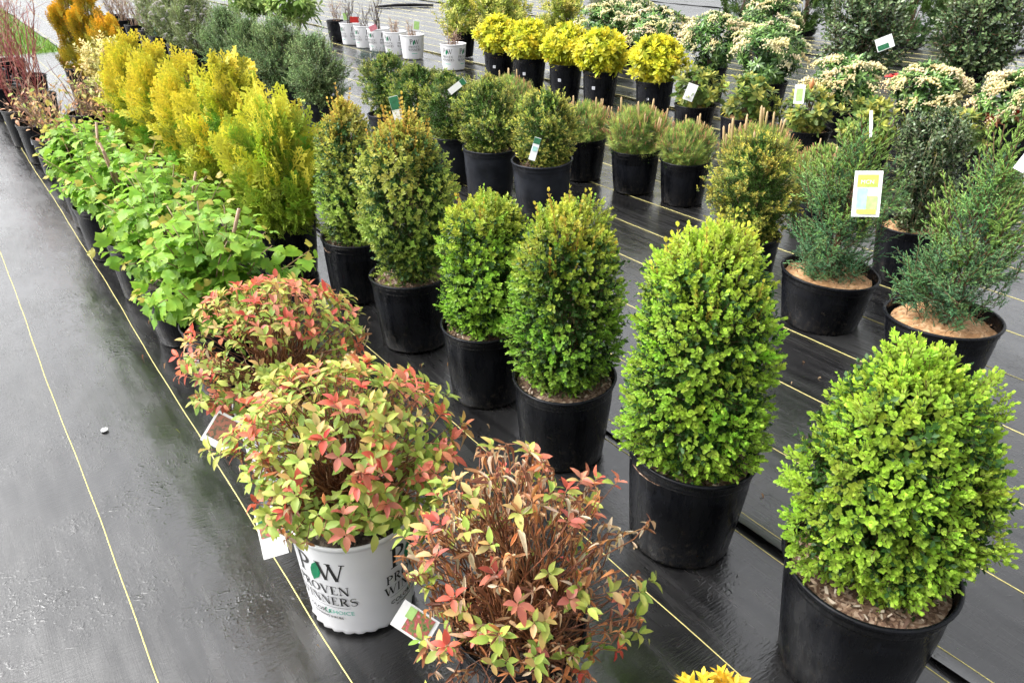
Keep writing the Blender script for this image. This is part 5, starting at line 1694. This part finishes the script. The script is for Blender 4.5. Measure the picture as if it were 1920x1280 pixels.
card('plant_tag', (1.74, 4.80, .50), .06, .11, 'white framed tag in the tall budded rhododendron', [('printed_panel', -.3, -.35, .3, .3, C_LG)], roll=-.05)
card('plant_stake', (2.075, 4.50, .39), .018, .15, 'thin white plastic stake in a small rhododendron pot', [], roll=-.2)
card('plant_tag', (1.465, 2.16, .83), .030, .10, 'white tag tucked in the juniper top at the picture edge', [], roll=.35)
card('plant_stake', (1.425, 2.03, .70), .005, .11, 'thin white stick hanging from the juniper at the picture edge', [], roll=-.33)
card('photo_tag', (-.725, 1.585, .285), .075, .085, 'white bordered photo tag beside the rear red tipped bush', [('photo', -.42, -.30, .42, .42, M_PHOTO2)], roll=.62, yaw=-.2)
card('photo_tag', (-.505, 1.225, .285), .052, .105, 'tall photo tag half hidden under the front red tipped bush', [('photo', -.42, -.10, .42, .44, M_PHOTO1), ('printed_panel', -.42, .2, .42, .44, C_DG)], roll=-.22, yaw=-.3)
card('photo_tag', (-.195, 1.09, .165), .055, .085, 'photo tag of pink flowers between white pot and withered bush', [('photo', -.42, -.40, .42, .22, M_PHOTO1), ('printed_panel', .0, .10, .42, .30, C_LG)], roll=-.75, yaw=.2)
card('plant_tag', (-4.80, 11.0, .50), .10, .14, 'white tag at the far left twig pots', [], roll=-.2, group='plant tags')
card('plant_tag', (-4.139, 9.60, .33), .09, .17, 'pale green tag before the white flowered bushes', [('printed_panel', -.4, -.4, .4, .4, C_TEALP)], roll=.15)
card('plant_tag', (-2.008, 10.55, .34), .11, .07, 'red tag in the farthest white pot', [('printed_panel', -.5, -.5, .5, .5, C_RED)], roll=.05)
card('plant_tag', (-1.66, 9.85, .32), .09, .06, 'pink tag on a white pot with tall stems', [('printed_panel', -.5, -.5, .5, .5, C_PINK)], roll=-.4)
card('plant_tag', (-1.082, 9.36, .40), .085, .12, 'white framed tag in the nearest of five white pots', [('printed_panel', -.35, -.35, .35, .35, C_LG)], roll=.15)
card('plant_tag', (-2.22, 11.05, .36), .075, .16, 'pale green tag in the black twig pot behind the white pots', [('printed_panel', -.4, -.45, .4, .1, C_LG)], roll=-.1)

# the red tool on the cloth: a flat scoop blade with a hole and a short handle
a = Acc()
sec = [(-.20, .010, .006), (-.18, .035, .016), (-.12, .058, .030), (.0, .062, .040), (.10, .050, .042), (.20, .024, .034), (.34, .018, .030)]
ring = []
for x, w, h_ in sec:
    aa = np.arange(10) * 2 * math.pi / 10
    ring.append(np.stack([np.full(10, x), np.cos(aa) * w, .006 + h_ * .5 + np.sin(aa) * h_ * .5], -1))
V = np.stack(ring); idx = np.arange(len(sec) * 10).reshape(len(sec), 10)
q = np.stack([idx[:-1], np.roll(idx[:-1], -1, 1), np.roll(idx[1:], -1, 1), idx[1:]], -1).reshape(-1, 4)
a.add(V.reshape(-1, 3), np.concatenate([q.ravel(), idx[0][::-1], idx[-1]]), np.concatenate([np.full(len(q), 4), [10, 10]]), (1, 1, 1))
tool = link('red_hand_tool', None, None, M4(rotz(.15), (4.0, 8.20, .03)), 'red plastic tool lying on the cloth behind the low pieris', 'tool')
link('body', a.mesh('body', C_RED), tool)
a = Acc(); a.add(*lathe([(.001, 0), (.016, 0), (.017, .004), (.010, .005), (.001, .005)], 12), (1, 1, 1))
link('hole_ring', a.mesh('hole_ring', M_POT), tool, M4(rotz(0), (-.13, -.02, .036)))
link('stripe', flat('stripe', rect(-.10, -.008, .10, .008), M_CARD), tool, M4(np.array([[1, 0, 0], [0, 0, -1], [0, 1, 0]]), (.02, -.02, .0465)))

# a white bottle cap-like disc and scraps on the path
a = Acc(); a.add(*lathe([(.0001, .004), (.008, .004), (.0105, .003), (.011, .0)], 18), (1, 1, 1))
link('white_disc', a.mesh('white_disc', M_CARD), None, M4(rotz(0), (-1.28, 1.99, .006)), 'small white disc lying on the wet cloth path', 'disc')
a = Acc()
rs = np.random.default_rng(77)
K = 150
nn = np.concatenate([rs.uniform(.30, 1.35, 90), rs.uniform(1.45, 3.2, 60)]); tt = np.concatenate([rs.uniform(.7, 3.2, 90), rs.uniform(.3, 2.8, 60)])
pos = NV * nn[:, None] + TV * tt[:, None] + np.array([0, 0, .016])
cc = np.array([(.4, .22, .10), (.5, .36, .2), (.3, .12, .06), (.35, .38, .1)])[rs.integers(0, 4, K)]
dd_ = unit(np.stack([rs.normal(0, 1, K), rs.normal(0, 1, K), rs.normal(0, .1, K)], -1))
a.inst(DEAD_LEAF[2], pos, frames(dd_, UP), rs.uniform(.005, .020, K), cc, cc)
o = link('fallen_leaves', a.mesh('fallen_leaves', M_LEAF)); o['kind'] = 'stuff'; o['label'] = 'few dry fallen leaves scattered on the wet cloth'

# pot saucer rims and a dark strip lying far back
for nm, (x, y), sx, lab in (('black_strip', (-2.05, 16.0), .55, 'flat black plastic strip lying on the far cloth'), ('black_strip', (6.3, 9.9), .30, 'black plastic scrap on the cloth beside the dense holly')):
    V, L, C = tubes(np.array([[(-sx, 0, .03), (-sx * .3, .05, .05), (sx * .3, .03, .05), (sx, .0, .03)]]), np.array([[.03, .05, .05, .03]]), 7)
    a = Acc(); a.add(V * np.array([1, 1, .6]), L, C, (1, 1, 1))
    link(nm, a.mesh(nm, M_POT), None, M4(rotz(.3), (x, y, .02)), lab, 'strip')

# lawn beyond the cloth
K = 18000
rs = np.random.default_rng(91)
nn = rs.uniform(-4.5, 1.36, K); tt = 11.7 + 10 * rs.uniform(0, 1, K) ** 1.3
pos = NV * nn[:, None] + TV * tt[:, None] + np.array([0, 0, -.02])
d = unit(np.stack([rs.normal(0, .35, K), rs.normal(0, .35, K), np.ones(K)], -1))
cc = np.array([(.12, .24, .03), (.20, .34, .05), (.26, .38, .07), (.09, .17, .02)])[rs.integers(0, 4, K)]
a = Acc(); a.inst(needle(1, .16), pos, frames(d, unit(rs.normal(0, 1, (K, 3)))), rs.uniform(.05, .12, K), cc, cc * 1.3)
o = link('grass', a.mesh('grass', M_LEAF)); o['kind'] = 'stuff'; o['label'] = 'short green lawn grass at the far left corner'
